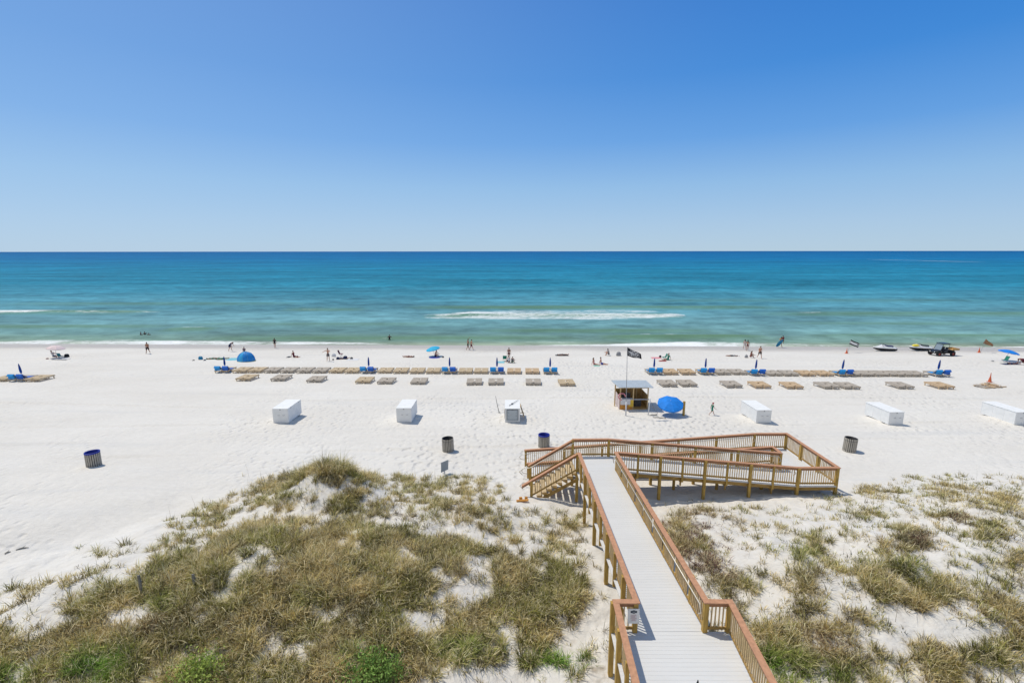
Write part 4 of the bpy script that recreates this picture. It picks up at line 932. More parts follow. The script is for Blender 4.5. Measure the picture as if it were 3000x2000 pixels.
for px, kd, i in allrow:
    if kd == 'B':
        bx, by, ux, uy = blue[i]; y = by or rowy(px); last = i + 1; cnt = 0
        t, g = place_lounger(px, y, 'lwood1' if i % 2 else 'lwood2', f'double lounger with blue cushions and raised backs under the {ORD[i+1]} closed umbrella from the left', 'cushioned double loungers', True)
        rz = t.rotation_euler[2]
        cushion_pair(g, rz, (ORD[i + 1], 'same' if i in (5, 6) else ''), '')
        cn = Matrix.Rotation(rz, 3, 'Z') @ Vector((0, -.12, 0)); gg = Vector((g.x, g.y, g.z)) + cn
        ln = {0: -.20, 1: 0, 6: .03, 7: .02, 8: .08, 9: .14, 10: .12}.get(i, .01)
        closed_umbrella(gg, 0, ux, uy, 0, f'closed navy blue beach umbrella, {ORD[i+1]} from the left in the lounger row', ln)
    else:
        cnt += 1; y = 1111 if i == 1 else rowy(px)
        w = ('lwood1' if px < 1300 and (px > 980 or px < 760) else 'lwood2') if px < 1340 else ('lwood1' if px < 1500 else 'lwood3' if px < 2050 or 2340 < px < 2430 else 'lwood2')
        if last == 0: lab = f'{tones[w]} flat double lounger cut off by the left edge of the photo'
        else: lab = f'flat {tones[w]} wooden double lounger, {ORD[cnt]} to the right of the {ORD[last]} closed umbrella'
        place_lounger(px, y, w, lab, 'flat double loungers in the seaward row')
near = [(726, 1110), (825.5, 1111), (929, 1115), (1070, 1118), (1133.7, 1120), (1229, 1121), (1390, 1123), (1453, 1123), (1562, 1124), (1659, 1126), (1953, 1128), (2010, 1128), (2140, 1131), (2223, 1133), (2316, 1135), (2420, 1135), (2479, 1136), (2634, 1135), (2750, 1135)]
nw = ['lwood1', 'lwood2', 'lwood2', 'lwood1', 'lwood2', 'lwood2', 'lwood2', 'lwood2', 'lwood2', 'lwood1', 'lwood2', 'lwood2', 'lwood2', 'lwood3', 'lwood3', 'lwood2', 'lwood2', 'lwood2', 'lwood3']
nl = ['leftmost tan double lounger of the sparse landward row', 'grey double lounger, second from the left in the landward row', 'grey double lounger, third from the left in the landward row', 'tan double lounger, fourth from the left in the landward row', 'grey double lounger, fifth from the left in the landward row',
      'grey double lounger seaward of the trash can by the dune, alone in the landward row', 'left one of two neighbouring grey loungers seaward of the lettered white box', 'right one of two neighbouring grey loungers seaward of the lettered white box', 'grey double lounger in the landward row, second left of the kiosk', 'tan double lounger in the landward row, nearest left of the kiosk',
      'grey double lounger nearest right of the kiosk roof', 'pale grey double lounger, second right of the kiosk roof', 'grey double lounger seaward and left of the white box right of the umbrella', 'honey double lounger straight seaward of the white box right of the umbrella', 'honey double lounger standing alone, third from last honey one in landward row',
      'left one of two touching grey loungers seaward of the second white box from right', 'right one of two touching grey loungers in the landward row', 'grey double lounger alone between the touching pair and the rightmost honey one', 'rightmost honey double lounger, just left of the wood pile and cone']
for (px, py), w, lab in zip(near, nw, nl): place_lounger(px, py, w, lab, 'flat double loungers in the landward row', rz=random.uniform(-.05, .05))
# collapsed lounger pile at the far right
g = G(2899, 1134); t = thing('lounger_pile', 'heap of collapsed brown lounger parts behind the rightmost red cone', 'wood pile', g, .25)
for k in range(3):
    b = MB()
    for i in range(12): b.box((-1.1 + k * .9 + random.uniform(-.05, .05), -.6 + i * .115, .10 + .05 * k + i * .004), (.8, .08, .02), rz=random.uniform(-.1, .1) + k * .25)
    b.build('slat_panel', 'lwood2' if k != 1 else 'lwood3', t)
for x0, y0, x1, y1, z in ((-1.5, -.5, 1.4, -.62, .12), (-1.5, .5, 1.5, .3, .1), (.1, -.7, .3, .7, .3), (-.5, .1, .5, .3, .38)):
    b = MB(); b.beam((x0, y0, z), (x1, y1, z * .7), .06, .1); b.build('beam', 'lwood3', t)

# --- white storage boxes
def box_unit(px, py, w, h, L_, rz, label):
    g = G(px, py); t = thing('storage_box', label, 'storage box', g, rz, 'white storage boxes along the beach')
    b = MB(); b.box((0, L_/2, h/2 - .02), (w, L_, h - .04)); b.build('body', 'white_paint', t, bevel=.012)
    b = MB(); b.box((0, L_/2, h - .02), (w + .05, L_ + .06, .035)); b.build('lid', 'white_paint', t, bevel=.008)
    b = MB()
    for y in (.5, L_ - .5): b.box((w/2 + .012, y, h - .07), (.02, .1, .07))
    b.build('hinge', 'pole_grey', t)
    for x in (-w/2 + .03, 0, w/2 - .03): b = MB(); b.box((x, -.004, h/2 - .03), (.045 if x else .008, .008, h - .10)); b.build('batten', 'white_paint', t)
    for y in (.03, L_ / 3, 2 * L_ / 3, L_ - .03):
        for s_ in (-1, 1): b = MB(); b.box((s_ * (w/2 + .004), y, h/2 - .03), (.008, .045, h - .10)); b.build('batten', 'white_paint', t)
    b = MB()
    for s_ in (-1, 1): b.tube([(s_ * .2, -.01, h * .55), (s_ * .2, -.05, h * .53), (s_ * .2 + .12, -.05, h * .53), (s_ * .2 + .12, -.01, h * .55)], .012, 6)
    b.build('handle', 'pole_grey', t)
    b = MB(); b.box((0, -.008, h - .10), (.10, .014, .06)); b.build('latch', 'pole_grey', t)
    return t, g
box_unit(823.5, 1238, 1.24, 1.22, 2.45, 0.0, 'plain white storage box farthest left, left of the other boxes')
box_unit(1184, 1236, 1.20, 1.20, 2.35, 0.0, 'plain white storage box second from the left, seaward of the dune grass')
tb, gb = box_unit(1501, 1236, 1.20, 1.16, 2.3, 0.0, 'white storage box with grey lettered board on its front')
box_unit(2236, 1239, 1.18, 1.08, 2.6, 0.02, 'white storage box right of the blue open umbrella, seaward of the ramp')
box_unit(2623, 1244.5, 1.17, 1.05, 2.6, 0.02, 'white storage box second from the right, seaward of the right trash can')
box_unit(2992, 1245, 1.17, 1.05, 2.8, 0.02, 'white storage box cut off by the right edge of the photo')
bd = thing('notice_board', 'grey board with rows of faded lettering leaning on the third white box', 'sign', gb + Vector((0, -.04, .15)))
b = MB(); b.box((0, 0, .45), (.92, .02, .9)); b.build('board', 'grey_board', bd)
b = MB()
for e in (-1, 1): b.box((e * .45, -.012, .45), (.03, .012, .9))
b.box((0, -.012, .9), (.93, .012, .03)); b.build('frame', 'darkgrey', bd)
b = MB()
for i in range(8): b.box((random.uniform(-.03, .03), -.014, .80 - i * .09), (.76 - .12 * (i % 3), .004, .03))
b.build('faded_text', 'white_line', bd)
# wooden rack on its right side, thin board on the left, pole and paddle
rk = thing('wooden_rack', 'open pale wooden rack leaning on the right side of the lettered box', 'rack', gb + Vector((.62, .55, 0)))
for y in (.0, .9): b = MB(); b.beam((.38, y, 0), (.03, y, 1.12), .05, .05); b.build('rail', 'lwood1', rk)
b = MB()
for i in range(7): b.beam((.35 - i * .05, 0, .10 + i * .16), (.35 - i * .05, .9, .10 + i * .16), .05, .03)
b.build('slats', 'brown_ply', rk)
b = MB(); b.beam((.02, 0, .3), (.36, 0, .3), .06, .06); b.beam((.02, .9, .3), (.36, .9, .3), .06, .06); b.build('foot', 'lwood1', rk)
b = MB(); b.box((-.64, 1.0, .50), (.025, .95, .75)); tag(b.build('plank', 'slat', loc=gb), 'grey plank standing against the left side of the lettered box', 'plank')
b = MB(); b.tube([(-.27, .25, 0), (.1, .9, .03), (.5, 1.75, .01)], [.022, .022, .012], 6); b.ball((-.02, .68, .03), (.11, .07, .05), R=Matrix.Rotation(.9, 3, 'Z'))
tag(b.build('paddle', 'darkgrey', loc=gb + Vector((0, .35, 1.20))), 'dark paddle lying diagonally across the lid of the lettered box', 'paddle')
g = G(1463, 1209); t = thing('leaning_pole', 'thin grey leaning pole stuck in the sand left of the lettered box', 'pole', g)
b = MB(); b.tube([(0, 0, -.1), (-.20, .1, .75), (-.33, .2, 1.45)], [.03, .025, .014], 7); b.build('shaft', 'stake', t); b = MB(); b.ball((0, 0, .02), (.09, .09, .05)); b.build('base', 'stake', t)

# --- slatted trash cans
def trash_can(px, py, liner, tilt, label, proto=[None]):
    g = G(px, py); R = .385; H = .93
    t = thing('trash_can', label, 'trash can', g, random.random(), 'slatted trash cans on the beach'); t.rotation_euler = (tilt[1], tilt[0], 0)
    b = MB(); n = 22
    for k in range(n):
        a = 2 * PI * k / n; b.box((R * math.cos(a), R * math.sin(a), H/2), (.024, .075, H), rz=a)
    b.build('slat_wall', 'slat', t)
    b = MB(); b.lathe([(R - .03, .03), (R - .03, H - .03), (R - .05, H - .03), (R - .05, .05), (0, .05)], 26); b.build('drum', 'dark', t, True)
    b = MB(); m = 'bluebag' if liner else 'dark'
    b.lathe([(R - .055, .25), (R - .05, H - .01), (R - .02, H + .022), (R + .018, H + .01), (R + .022, H - .07)] if liner else [(R - .055, .3), (R - .05, H - .01), (R - .01, H + .006)], 26); b.build('liner', m, t, True)
    for z in (.14, H - .16):
        b = MB(); b.lathe([(R + .014, z), (R + .018, z + .012), (R + .014, z + .024)], 26); b.build('hoop', 'darkgrey', t)
trash_can(275.5, 1362, True, (0.0, 0), 'slatted trash can with blue liner, alone on the far left sand')
trash_can(1313, 1320, False, (-.03, 0), 'slatted trash can with black inside, between dune and stairs')
trash_can(1593, 1309, True, (.0, 0), 'slatted trash can with blue liner, just behind the ramp rail')
trash_can(2487, 1321, False, (0.05, 0), 'slatted trash can with black inside, right of the ramp')

# small sign seen from its side, in front of the dune
g = G(1303, 1388); t = thing('small_sign', 'small grey tilted sign panel on a stake by the dune edge', 'sign', g, .95)
b = MB(); R = Matrix.Rotation(.0, 3, 'X') @ Matrix.Rotation(.05, 3, 'Y'); b.box((0, 0, .52), (.62, .02, .62), R=R); b.build('panel', 'grey_board', t)
b = MB(); b.box((0, .03, .3), (.06, .04, .9)); b.build('stake', 'pole_white', t)

# --- rental kiosk
KA = G(1815, 1199); KB = G(1893, 1196); kw = (KB - KA).length; kz = KA.z
K = thing('rental_kiosk', 'open wooden beach kiosk with grey tin roof, orange panels and white banner', 'kiosk', KA)
kd = 2.15; ph = 1.98
def kp(b, n, m, **k): return b.build(n, m, K, **k)
for x, y in ((.03, .03), (kw - .03, .03), (.03, kd), (kw - .03, kd), (kw * .47, .03), (kw * .8, kd), (-.24, 1.0)): b = MB(); b.box((x, y, ph/2 - .05), (.09, .09, ph + .1)); kp(b, 'post', 'bal')
b = MB(); v = [(-.25, -.40, ph + .10), (kw + .30, -.40, ph + .10), (kw + .45, kd + .45, ph - .06), (-.30, kd + .45, ph - .06)]
b.add(v + [(x, y, z + .05) for x, y, z in v], ((0,3,2,1), (4,5,6,7), (0,1,5,4), (1,2,6,5), (2,3,7,6), (3,0,4,7)))
for i in range(15): x = -.2 + i * (kw + .5) / 14.5; b.beam((x, -.40, ph + .16), (x, kd + .45, ph + .0), .03, .02)
kp(b, 'roof', 'tin')
b = MB(); b.beam((0, -.02, ph + .02), (kw, -.02, ph + .02), .05, .12); b.beam((0, kd + .04, ph - .10), (kw, kd + .04, ph - .10), .05, .12); b.beam((0, 0, ph + .0), (0, kd, ph - .12), .05, .1); b.beam((kw, 0, ph), (kw, kd, ph - .12), .05, .1); kp(b, 'roof_frame', 'bal')
b = MB(); b.box((kw * .23, -.03, .36), (kw * .44, .03, .72)); kp(b, 'front_panel', 'orange_ply')
b = MB(); b.box((kw/2, kd + .02, .66), (kw, .03, 1.3)); kp(b, 'back_wall', 'brown_ply')
b = MB(); b.box((kw + .02, kd * .55, .62), (.03, kd * .9, 1.2)); kp(b, 'right_wall', 'brown_ply')
b = MB(); b.box((-.03, kd * .5, .58), (.03, kd, 1.16)); kp(b, 'left_wall', 'pink_ply')
b = MB(); b.box((kw * .52, -.02, .93), (kw * 1.02, .16, .04)); b.box((kw * .25, .14, .93), (kw * .5, .3, .04)); kp(b, 'counter', 'pole_white')
b = MB(); b.box((kw * .39, -.055, .58), (.42, .02, .62)); kp(b, 'yellow_panel', 'yellow')
b = MB(); b.box((kw * .5, kd * .5, .02), (kw, kd, .05)); kp(b, 'floor', 'brown_ply')
b = MB(); b.box((kw * .35, kd * .75, .75), (.8, .3, .5)); b.box((kw * .72, kd * .45, .3), (.6, .5, .55)); kp(b, 'storage_shelf', 'darkgrey')
b = MB(); b.add([(.02, -.125, .46), (.9, -.125, .46), (.9, -.115, .98), (.02, -.115, .98), (.02, -.119, .46), (.9, -.119, .46), (.9, -.109, .98), (.02, -.109, .98)], ((0,1,2,3), (7,6,5,4), (0,4,5,1), (1,5,6,2), (2,6,7,3), (3,7,4,0)))
tag(b.build('banner', 'white_cloth', loc=KA), 'blank white banner hanging on the front left of the kiosk', 'banner')
lb = MB()
for i in range(24):
    a = 2 * PI * i / 24
pts = [(.30 * math.cos(2*PI*i/20), 0, .30 * math.sin(2*PI*i/20)) for i in range(16)]
lb.tube(pts, .05, 8); tag(lb.build('life_ring', 'pink_cloth', loc=KA + Vector((.14, -.10, 1.2)), smooth=True), 'pale pink life ring hanging on the left kiosk post', 'life ring')
b = MB(); b.box((kw * .25, kd + .0, ph - .30), (.95, .02, .22)); tag(b.build('hanging_sign', 'violet_cloth', loc=KA), 'narrow violet sign hanging below the kiosk roof', 'sign')

# --- flagpole with black flag
g = G(1833, 1218); h = zat(1829, 1018, g.y) - g.z
fp = thing('flagpole', 'tall thin grey flagpole standing in the sand before the kiosk', 'flagpole', g)
lx = -0.11 * h / 5.8; b = MB(); b.tube([(0, 0, -.2), (lx * .4, 0, h * .5), (lx, 0, h)], [.032, .026, .018], 8); b.build('pole', 'pole_grey', fp, True)
b = MB(); b.tube([(0.0, 0, -.1), (0, 0, 1.25)], .06, 10); b.build('sleeve', 'pole_white', fp, True)
b = MB(); b.ball((lx, 0, h + .03), .05); b.build('finial', 'pole_white', fp, True)
m_ = proj(g.x, g.y, g.z + h)[2] / F
fl = thing('flag', 'black flag with white print flying from the tall pole', 'flag', g + Vector((lx + .02, 0, h - .02)))
def flagsheet(name, m, pts, parent, nx=22, ny=12, wave=.06, mask=None, off=0.0, loc=None):
    """pts: top-left, top-right, bottom-right, bottom-left in local x,z"""
    (ax, az), (bx, bz), (cx_, cz), (dx, dz) = pts; b = MB(); vs = []; fs = []
    for j in range(ny + 1):
        for i in range(nx + 1):
            u, v = i / nx, j / ny; x = (ax*(1-u) + bx*u)*(1-v) + (dx*(1-u) + cx_*u)*v; z = (az*(1-u) + bz*u)*(1-v) + (dz*(1-u) + cz*u)*v
            y = wave * math.sin(u * 8 + v * 1.5) * u ** .5; vs.append((x, y + off, z + .02 * math.sin(u * 9 + 1)))
    for j in range(ny):
        for i in range(nx):
            if mask is None or mask(i, j, nx, ny): k = j * (nx + 1) + i; fs.append((k, k+1, k+nx+2, k+nx+1))
    b.add(vs, fs); o = b.build(name, m, parent, loc=loc); s = o.modifiers.new('thickness', 'SOLIDIFY'); s.thickness = .006; return o
w1 = 43 * m_; hp = 25 * m_
FP = ((0, 0), (w1 * .92, -.66 * hp), (w1, -1.42 * hp), (0, -1.0 * hp))
FP = ((0, 0), (w1 * .95, -19 * m_), (w1, -34 * m_), (0, -25 * m_))
flagsheet('cloth', 'flag_black', FP, fl)
rr = random.Random(5); tex = set()
for (r0, r1, dens) in ((1, 3, .55), (4, 7, .75), (8, 10, .5)):
    for i in range(2, 19):
        for j in range(r0, r1):
            if rr.random() < dens: tex.add((i, j))
pm = lambda i, j, nx, ny: (i, j) in tex
flagsheet('print', 'flag_white', FP, fl, mask=pm, off=-.012)

# white post with rope, right of the kiosk front, and loose sticks
g = G(1898, 1216); h = zat(1903, 1168, g.y) - g.z; t = thing('rope_post', 'leaning white post with a rope right of the kiosk counter', 'post', g)
b = MB(); b.tube([(0, 0, -.2), (.13, 0, h)], .045, 8); b.build('shaft', 'pole_white', t, True)
b = MB(); b.tube([(.12, 0, h - .12), (.35, .1, h * .62), (.65, .25, h * .22), (.95, .4, .03)], .012, 5); b.tube([(-.3, .1, h - .12), (.12, 0, h - .14)], .012, 5); b.build('rope', 'wire', t)
for px, py, L_, rz, lab in ((1930, 1225, 1.0, -.35, 'longer dark stick lying on the sand left of the umbrella shadow'), (1912, 1217, .7, .25, 'shorter pale stick lying near the rope post')):
    g = G(px, py); b = MB(); b.tube([(-L_/2, 0, .04), (0, .02, .06), (L_/2, 0, .03)], [.02, .035, .045], 6); b.ball((L_/2, 0, .05), (.09, .05, .04)); tag(b.build('driftwood', 'stake', loc=g, rz=rz), lab, 'driftwood')
# wooden post right of the umbrella
g = G(2002, 1217); h = zat(2002, 1176, g.y) - g.z; b = MB(); b.box((0, 0, h/2 - .1), (.16, .16, h + .2)); b.box((0, 0, h - .02), (.17, .17, .05)); tag(b.build('wooden_post', 'post', loc=g, bevel=.01), 'square brown wooden post right of the open blue umbrella', 'post')

# --- open umbrellas
def open_umbrella(px, py, r, hgt, tilt, azim, m, label, ribs=8, dome=.30, base=True, m2=None, grp=None, valance=.07):
    g = G(px, py); t = thing('beach_umbrella', label, 'umbrella', g, 0, grp)
    ax = Vector((math.sin(tilt) * math.cos(azim), math.sin(tilt) * math.sin(azim), math.cos(tilt))); R = UP.rotation_difference(ax).to_matrix()
    top = Vector((0, 0, 0)) + ax * hgt
    b = MB(); b.tube([(0, 0, -.2), top * .5, top], .022, 8); b.build('pole', 'pole_white', t, True)
    n = ribs * 4; secs = []
    for fr in (.02, .25, .5, .75, 1.0):
        q = []
        for k in range(n):
            a = 2*PI*k/n; sag = 1 - .045 * fr * abs(math.sin(a * ribs / 2)); z = -dome * fr ** 1.8 - .04 * fr * abs(math.sin(a * ribs / 2))
            q.append(top + R @ Vector((r*fr*sag*math.cos(a), r*fr*sag*math.sin(a), z)))
        secs.append(q)
    q = []
    for k in range(n):
        a = 2*PI*k/n; sag = 1 - .045 * abs(math.sin(a * ribs / 2)); q.append(top + R @ Vector((r*sag*math.cos(a) * .995, r*sag*math.sin(a) * .995, -dome - valance - .04 * abs(math.sin(a * ribs / 2)))))
    secs.append(q); b = MB(); b.loft(secs, cap=False); o = b.build('canopy', m, t); s = o.modifiers.new('thickness', 'SOLIDIFY'); s.thickness = .008
    for k in range(ribs):
        a = 2*PI*k/ribs; b = MB(); b.tube([top + R @ Vector((0, 0, -.03)), top + R @ Vector((r*.5*math.cos(a), r*.5*math.sin(a), -dome*.29 - .03)), top + R @ Vector((r*.97*math.cos(a), r*.97*math.sin(a), -dome - .03))], .008, 5); b.build('rib', 'pole_white', t)
    b = MB(); b.lathe([(.02, 0), (.025, .03), (.005, .07)], 8, top, R); b.build('finial', 'pole_white', t)
    return t, g
open_umbrella(1960, 1212, 1.08, 1.42, .36, math.radians(-100), 'canopy', 'large open bright blue umbrella tilted beside the kiosk', dome=.30, valance=.13)
open_umbrella(1274, 1043, 1.02, 1.45, .22, math.radians(200), 'cyan', 'open light blue umbrella over the seated man on the round violet mat', dome=.32)
open_umbrella(2945, 1058, 1.1, 1.55, .18, math.radians(-20), 'canopy', 'open blue umbrella above the green chair at the far right', dome=.32)
open_umbrella(163, 1046, 1.05, 1.75, .16, math.radians(10), 'pale_pink', 'faded pale pink umbrella at the far left by the waterline', dome=.34)

# --- cones and short flags
def cone(px, py, ytop, label):
    g = G(px, py); h = zat(px, ytop, g.y) - g.z; t = thing('traffic_cone', label, 'traffic cone', g, 0, 'orange cones on the beach')
    b = MB(); b.lathe([(.17, .03), (.05, h * .62), (.022, h)], 14); b.build('cone_body', 'cone', t, True)
    b = MB(); b.box((0, 0, .015), (.42, .42, .035)); b.build('base', 'cone', t, bevel=.01)
cone(2480, 1036, 1020, 'orange traffic cone below the black and white flag'); cone(2868, 1034, 1018, 'red-orange cone left of the brown flag pole'); cone(2899, 1120, 1093, 'tall dark red cone by the collapsed lounger pile')
def short_flag(px, py, corners, label, kind):
    g = G(px, py); m_ = proj(g.x, g.y, g.z)[2] / F; t = thing('flagpole', ('thin pole of the black and white flag' if kind == 'bw' else 'thin pole of the brown flag') + ' near the waterline', 'flagpole', g)
    tlx, tly = corners[0]; top = zat(tlx, tly, g.y) - g.z; b = MB(); b.tube([(0, 0, -.1), ((tlx - px) * m_, 0, top)], .018, 6); b.build('shaft', 'pole_grey', t)
    f = thing('flag', label, 'flag', g + Vector(((tlx - px) * m_, 0, top)))
    pts = [((x - tlx) * m_, -(y - tly) * m_ * 1.03) for x, y in corners]
    if kind == 'bw':
        flagsheet('cloth', 'flag_white', pts, f, 14, 12, .04); flagsheet('stripe', 'flag_black', pts, f, 14, 12, .04, mask=lambda i, j, nx, ny: j < 3 or j > 8 or (5 <= j <= 6 and i > 10), off=-.012)
    else: flagsheet('cloth', 'flag_brown', pts, f, 14, 8, .06)
short_flag(2484, 1034, [(2488, 996), (2515, 1007), (2512, 1019), (2484, 1008)], 'black and white striped flag blowing above the left cone', 'bw')
short_flag(2872, 1035, [(2881, 994), (2908, 1012), (2904, 1016), (2875, 1007)], 'plain brown flag blowing above the right shoreline cone', 'br')

# --- dome tent
g = G(722, 1056); t = thing('beach_tent', 'bright blue dome beach tent with green hem near the waterline', 'tent', g, 0)
rx, ry, hh = 1.18, .95, 1.22
def dome_sec(a0, a1, sx=1.0):
    b = MB(); vs = []; fs = []; na, nb_ = 8, 10
    for i in range(na + 1):
        a = a0 + (a1 - a0) * i / na
        for j in range(nb_ + 1):
            th = (PI / 2) * j / nb_; q = math.sin(th) ** .9; vs.append((rx * q * math.cos(a) * (1 - .0 * j), ry * q * math.sin(a), .06 + hh * math.cos(th) * (1 + .04 * math.sin(a * 3))))
    for i in range(na):
        for j in range(nb_): k = i * (nb_ + 1) + j; fs.append((k, k + 1, k + nb_ + 2, k + nb_ + 1))
    return b.add(vs, fs)
for i in range(6):
    a0 = -PI - .15 + i * (PI + .3) / 6 + .004; o = dome_sec(a0, a0 + (PI + .3) / 6 - .008).build('fabric_panel', 'tent_light' if i in (2,) else 'tent_blue', t, True); s = o.modifiers.new('thickness', 'SOLIDIFY'); s.thickness = .01
for i in range(7):
    a = -PI - .15 + i * (PI + .3) / 6; b = MB(); b.tube([(rx * 1.008 * math.sin(PI/2*j/10) ** .9 * math.cos(a), ry * 1.008 * math.sin(PI/2*j/10) ** .9 * math.sin(a), .06 + (hh + .01) * math.cos(PI/2*j/10)) for j in range(11)], .012, 5); b.build('pole', 'lblue_cloth', t)
b = MB(); vs = []; n = 28
b.lathe([(1.0, .08), (1.03, .04), (1.05, 0)], n, (0, 0, 0), None, rx, ry); b.build('hem', 'tent_hem', t)
b = MB(); b.ball((-.12, -.02, hh + .09), (.09, .07, .06)); b.build('top_vent', 'darkgrey', t, True)

# ================================================================== PEOPLE
def fk(tl=0, thL=0, thR=0, knL=0, knR=0, arL=8, arR=8, outL=10, outR=10, elL=12, elR=12, spL=3, spR=3, head=0):
    """joint positions for a body of height 1 facing +Y; angles in degrees. th/ar forward swing, kn/el bend, out sideways"""
    D = math.radians; J = {}
    pel = Vector((0, 0, 0)); f = Matrix.Rotation(-D(tl), 3, 'X')
    J['pel'] = pel; J['waist'] = f @ Vector((0, 0, .10)); J['chest'] = f @ Vector((0, .005, .215)); J['neck'] = f @ Vector((0, 0, .315))
    hd = f @ Matrix.Rotation(D(head), 3, 'X'); J['hb'] = J['neck'] + hd @ Vector((0, .008, .035)); J['head'] = J['neck'] + hd @ Vector((0, .014, .085)); J['crown'] = J['neck'] + hd @ Vector((0, .008, .125)); J['HR'] = hd
    for s, n, th, kn, sp, ar, out, el in ((-1, 'L', thL, knL, spL, arL, outL, elL), (1, 'R', thR, knR, spR, arR, outR, elR)):
        hip = Vector((s * .052, 0, -.02)); J['hip' + n] = hip
        a = Matrix.Rotation(D(th), 3, 'X') @ Matrix.Rotation(-s * D(sp), 3, 'Y'); k = hip + a @ Vector((0, 0, -.245)); J['kn' + n] = k
        bk = Matrix.Rotation(D(th - kn), 3, 'X') @ Matrix.Rotation(-s * D(sp), 3, 'Y'); an = k + bk @ Vector((0, 0, -.235)); J['an' + n] = an
        J['toe' + n] = an + bk @ Vector((0, .085, -.025))
        sh = f @ Vector((s * .105, 0, .29)); J['sh' + n] = sh
        b = f @ Matrix.Rotation(-s * D(out), 3, 'Y') @ Matrix.Rotation(D(ar), 3, 'X'); e = sh + b @ Vector((0, 0, -.165)); J['el' + n] = e
        c = f @ Matrix.Rotation(-s * D(out), 3, 'Y') @ Matrix.Rotation(D(ar + el), 3, 'X'); w = e + c @ Vector((0, 0, -.145)); J['wr' + n] = w; J['hd' + n] = w + c @ Vector((0, 0, -.05)); J['hm' + n] = c
    return J
POSE = dict(
    stand=dict(thL=3, thR=-3, knR=4, arL=-4, arR=6), walk=dict(tl=4, thL=26, thR=-20, knL=8, knR=26, arL=-22, arR=24, elL=20, elR=25),
    walk2=dict(tl=3, thL=-16, thR=22, knL=20, knR=5, arL=18, arR=-18, elL=20, elR=18), armsout=dict(thL=2, thR=-3, arL=40, arR=50, outL=60, outR=62, elL=50, elR=10, spL=6, spR=6),
    raise_=dict(tl=2, thL=18, thR=-16, knR=18, arL=150, arR=10, outL=20, elL=10), bend=dict(tl=48, thL=24, thR=2, knL=18, knR=30, arL=60, arR=50, elL=20, elR=20, head=-25),
    sit=dict(tl=-8, thL=84, thR=86, knL=4, knR=10, arL=-28, arR=-26, elL=5, elR=5, spL=8, spR=8), knees=dict(tl=14, thL=128, thR=126, knL=112, knR=114, arL=62, arR=58, elL=25, elR=28, spL=6, spR=6),
    chair=dict(tl=-18, thL=88, thR=84, knL=60, knR=64, arL=38, arR=40, elL=30, elR=30, spL=7, spR=7), lie=dict(thL=2, thR=14, knR=20, arL=0, arR=0, outL=22, outR=18, elL=14, elR=18),
    prone=dict(thL=0, thR=0, arL=150, arR=148, outL=18, outR=18, elL=40, elR=45), float_=dict(tl=5, thL=15, thR=5, knL=20, knR=10, arL=30, arR=35, outL=40, outR=42, elL=30, elR=30),
    crawl=dict(tl=82, thL=5, thR=-4, knL=88, knR=88, arL=84, arR=80, elL=3, elR=3, outL=4, outR=4, head=-40), carry=dict(tl=6, thL=20, thR=-14, knL=6, knR=20, arL=28, arR=35, outL=16, outR=14, elL=70, elR=75))
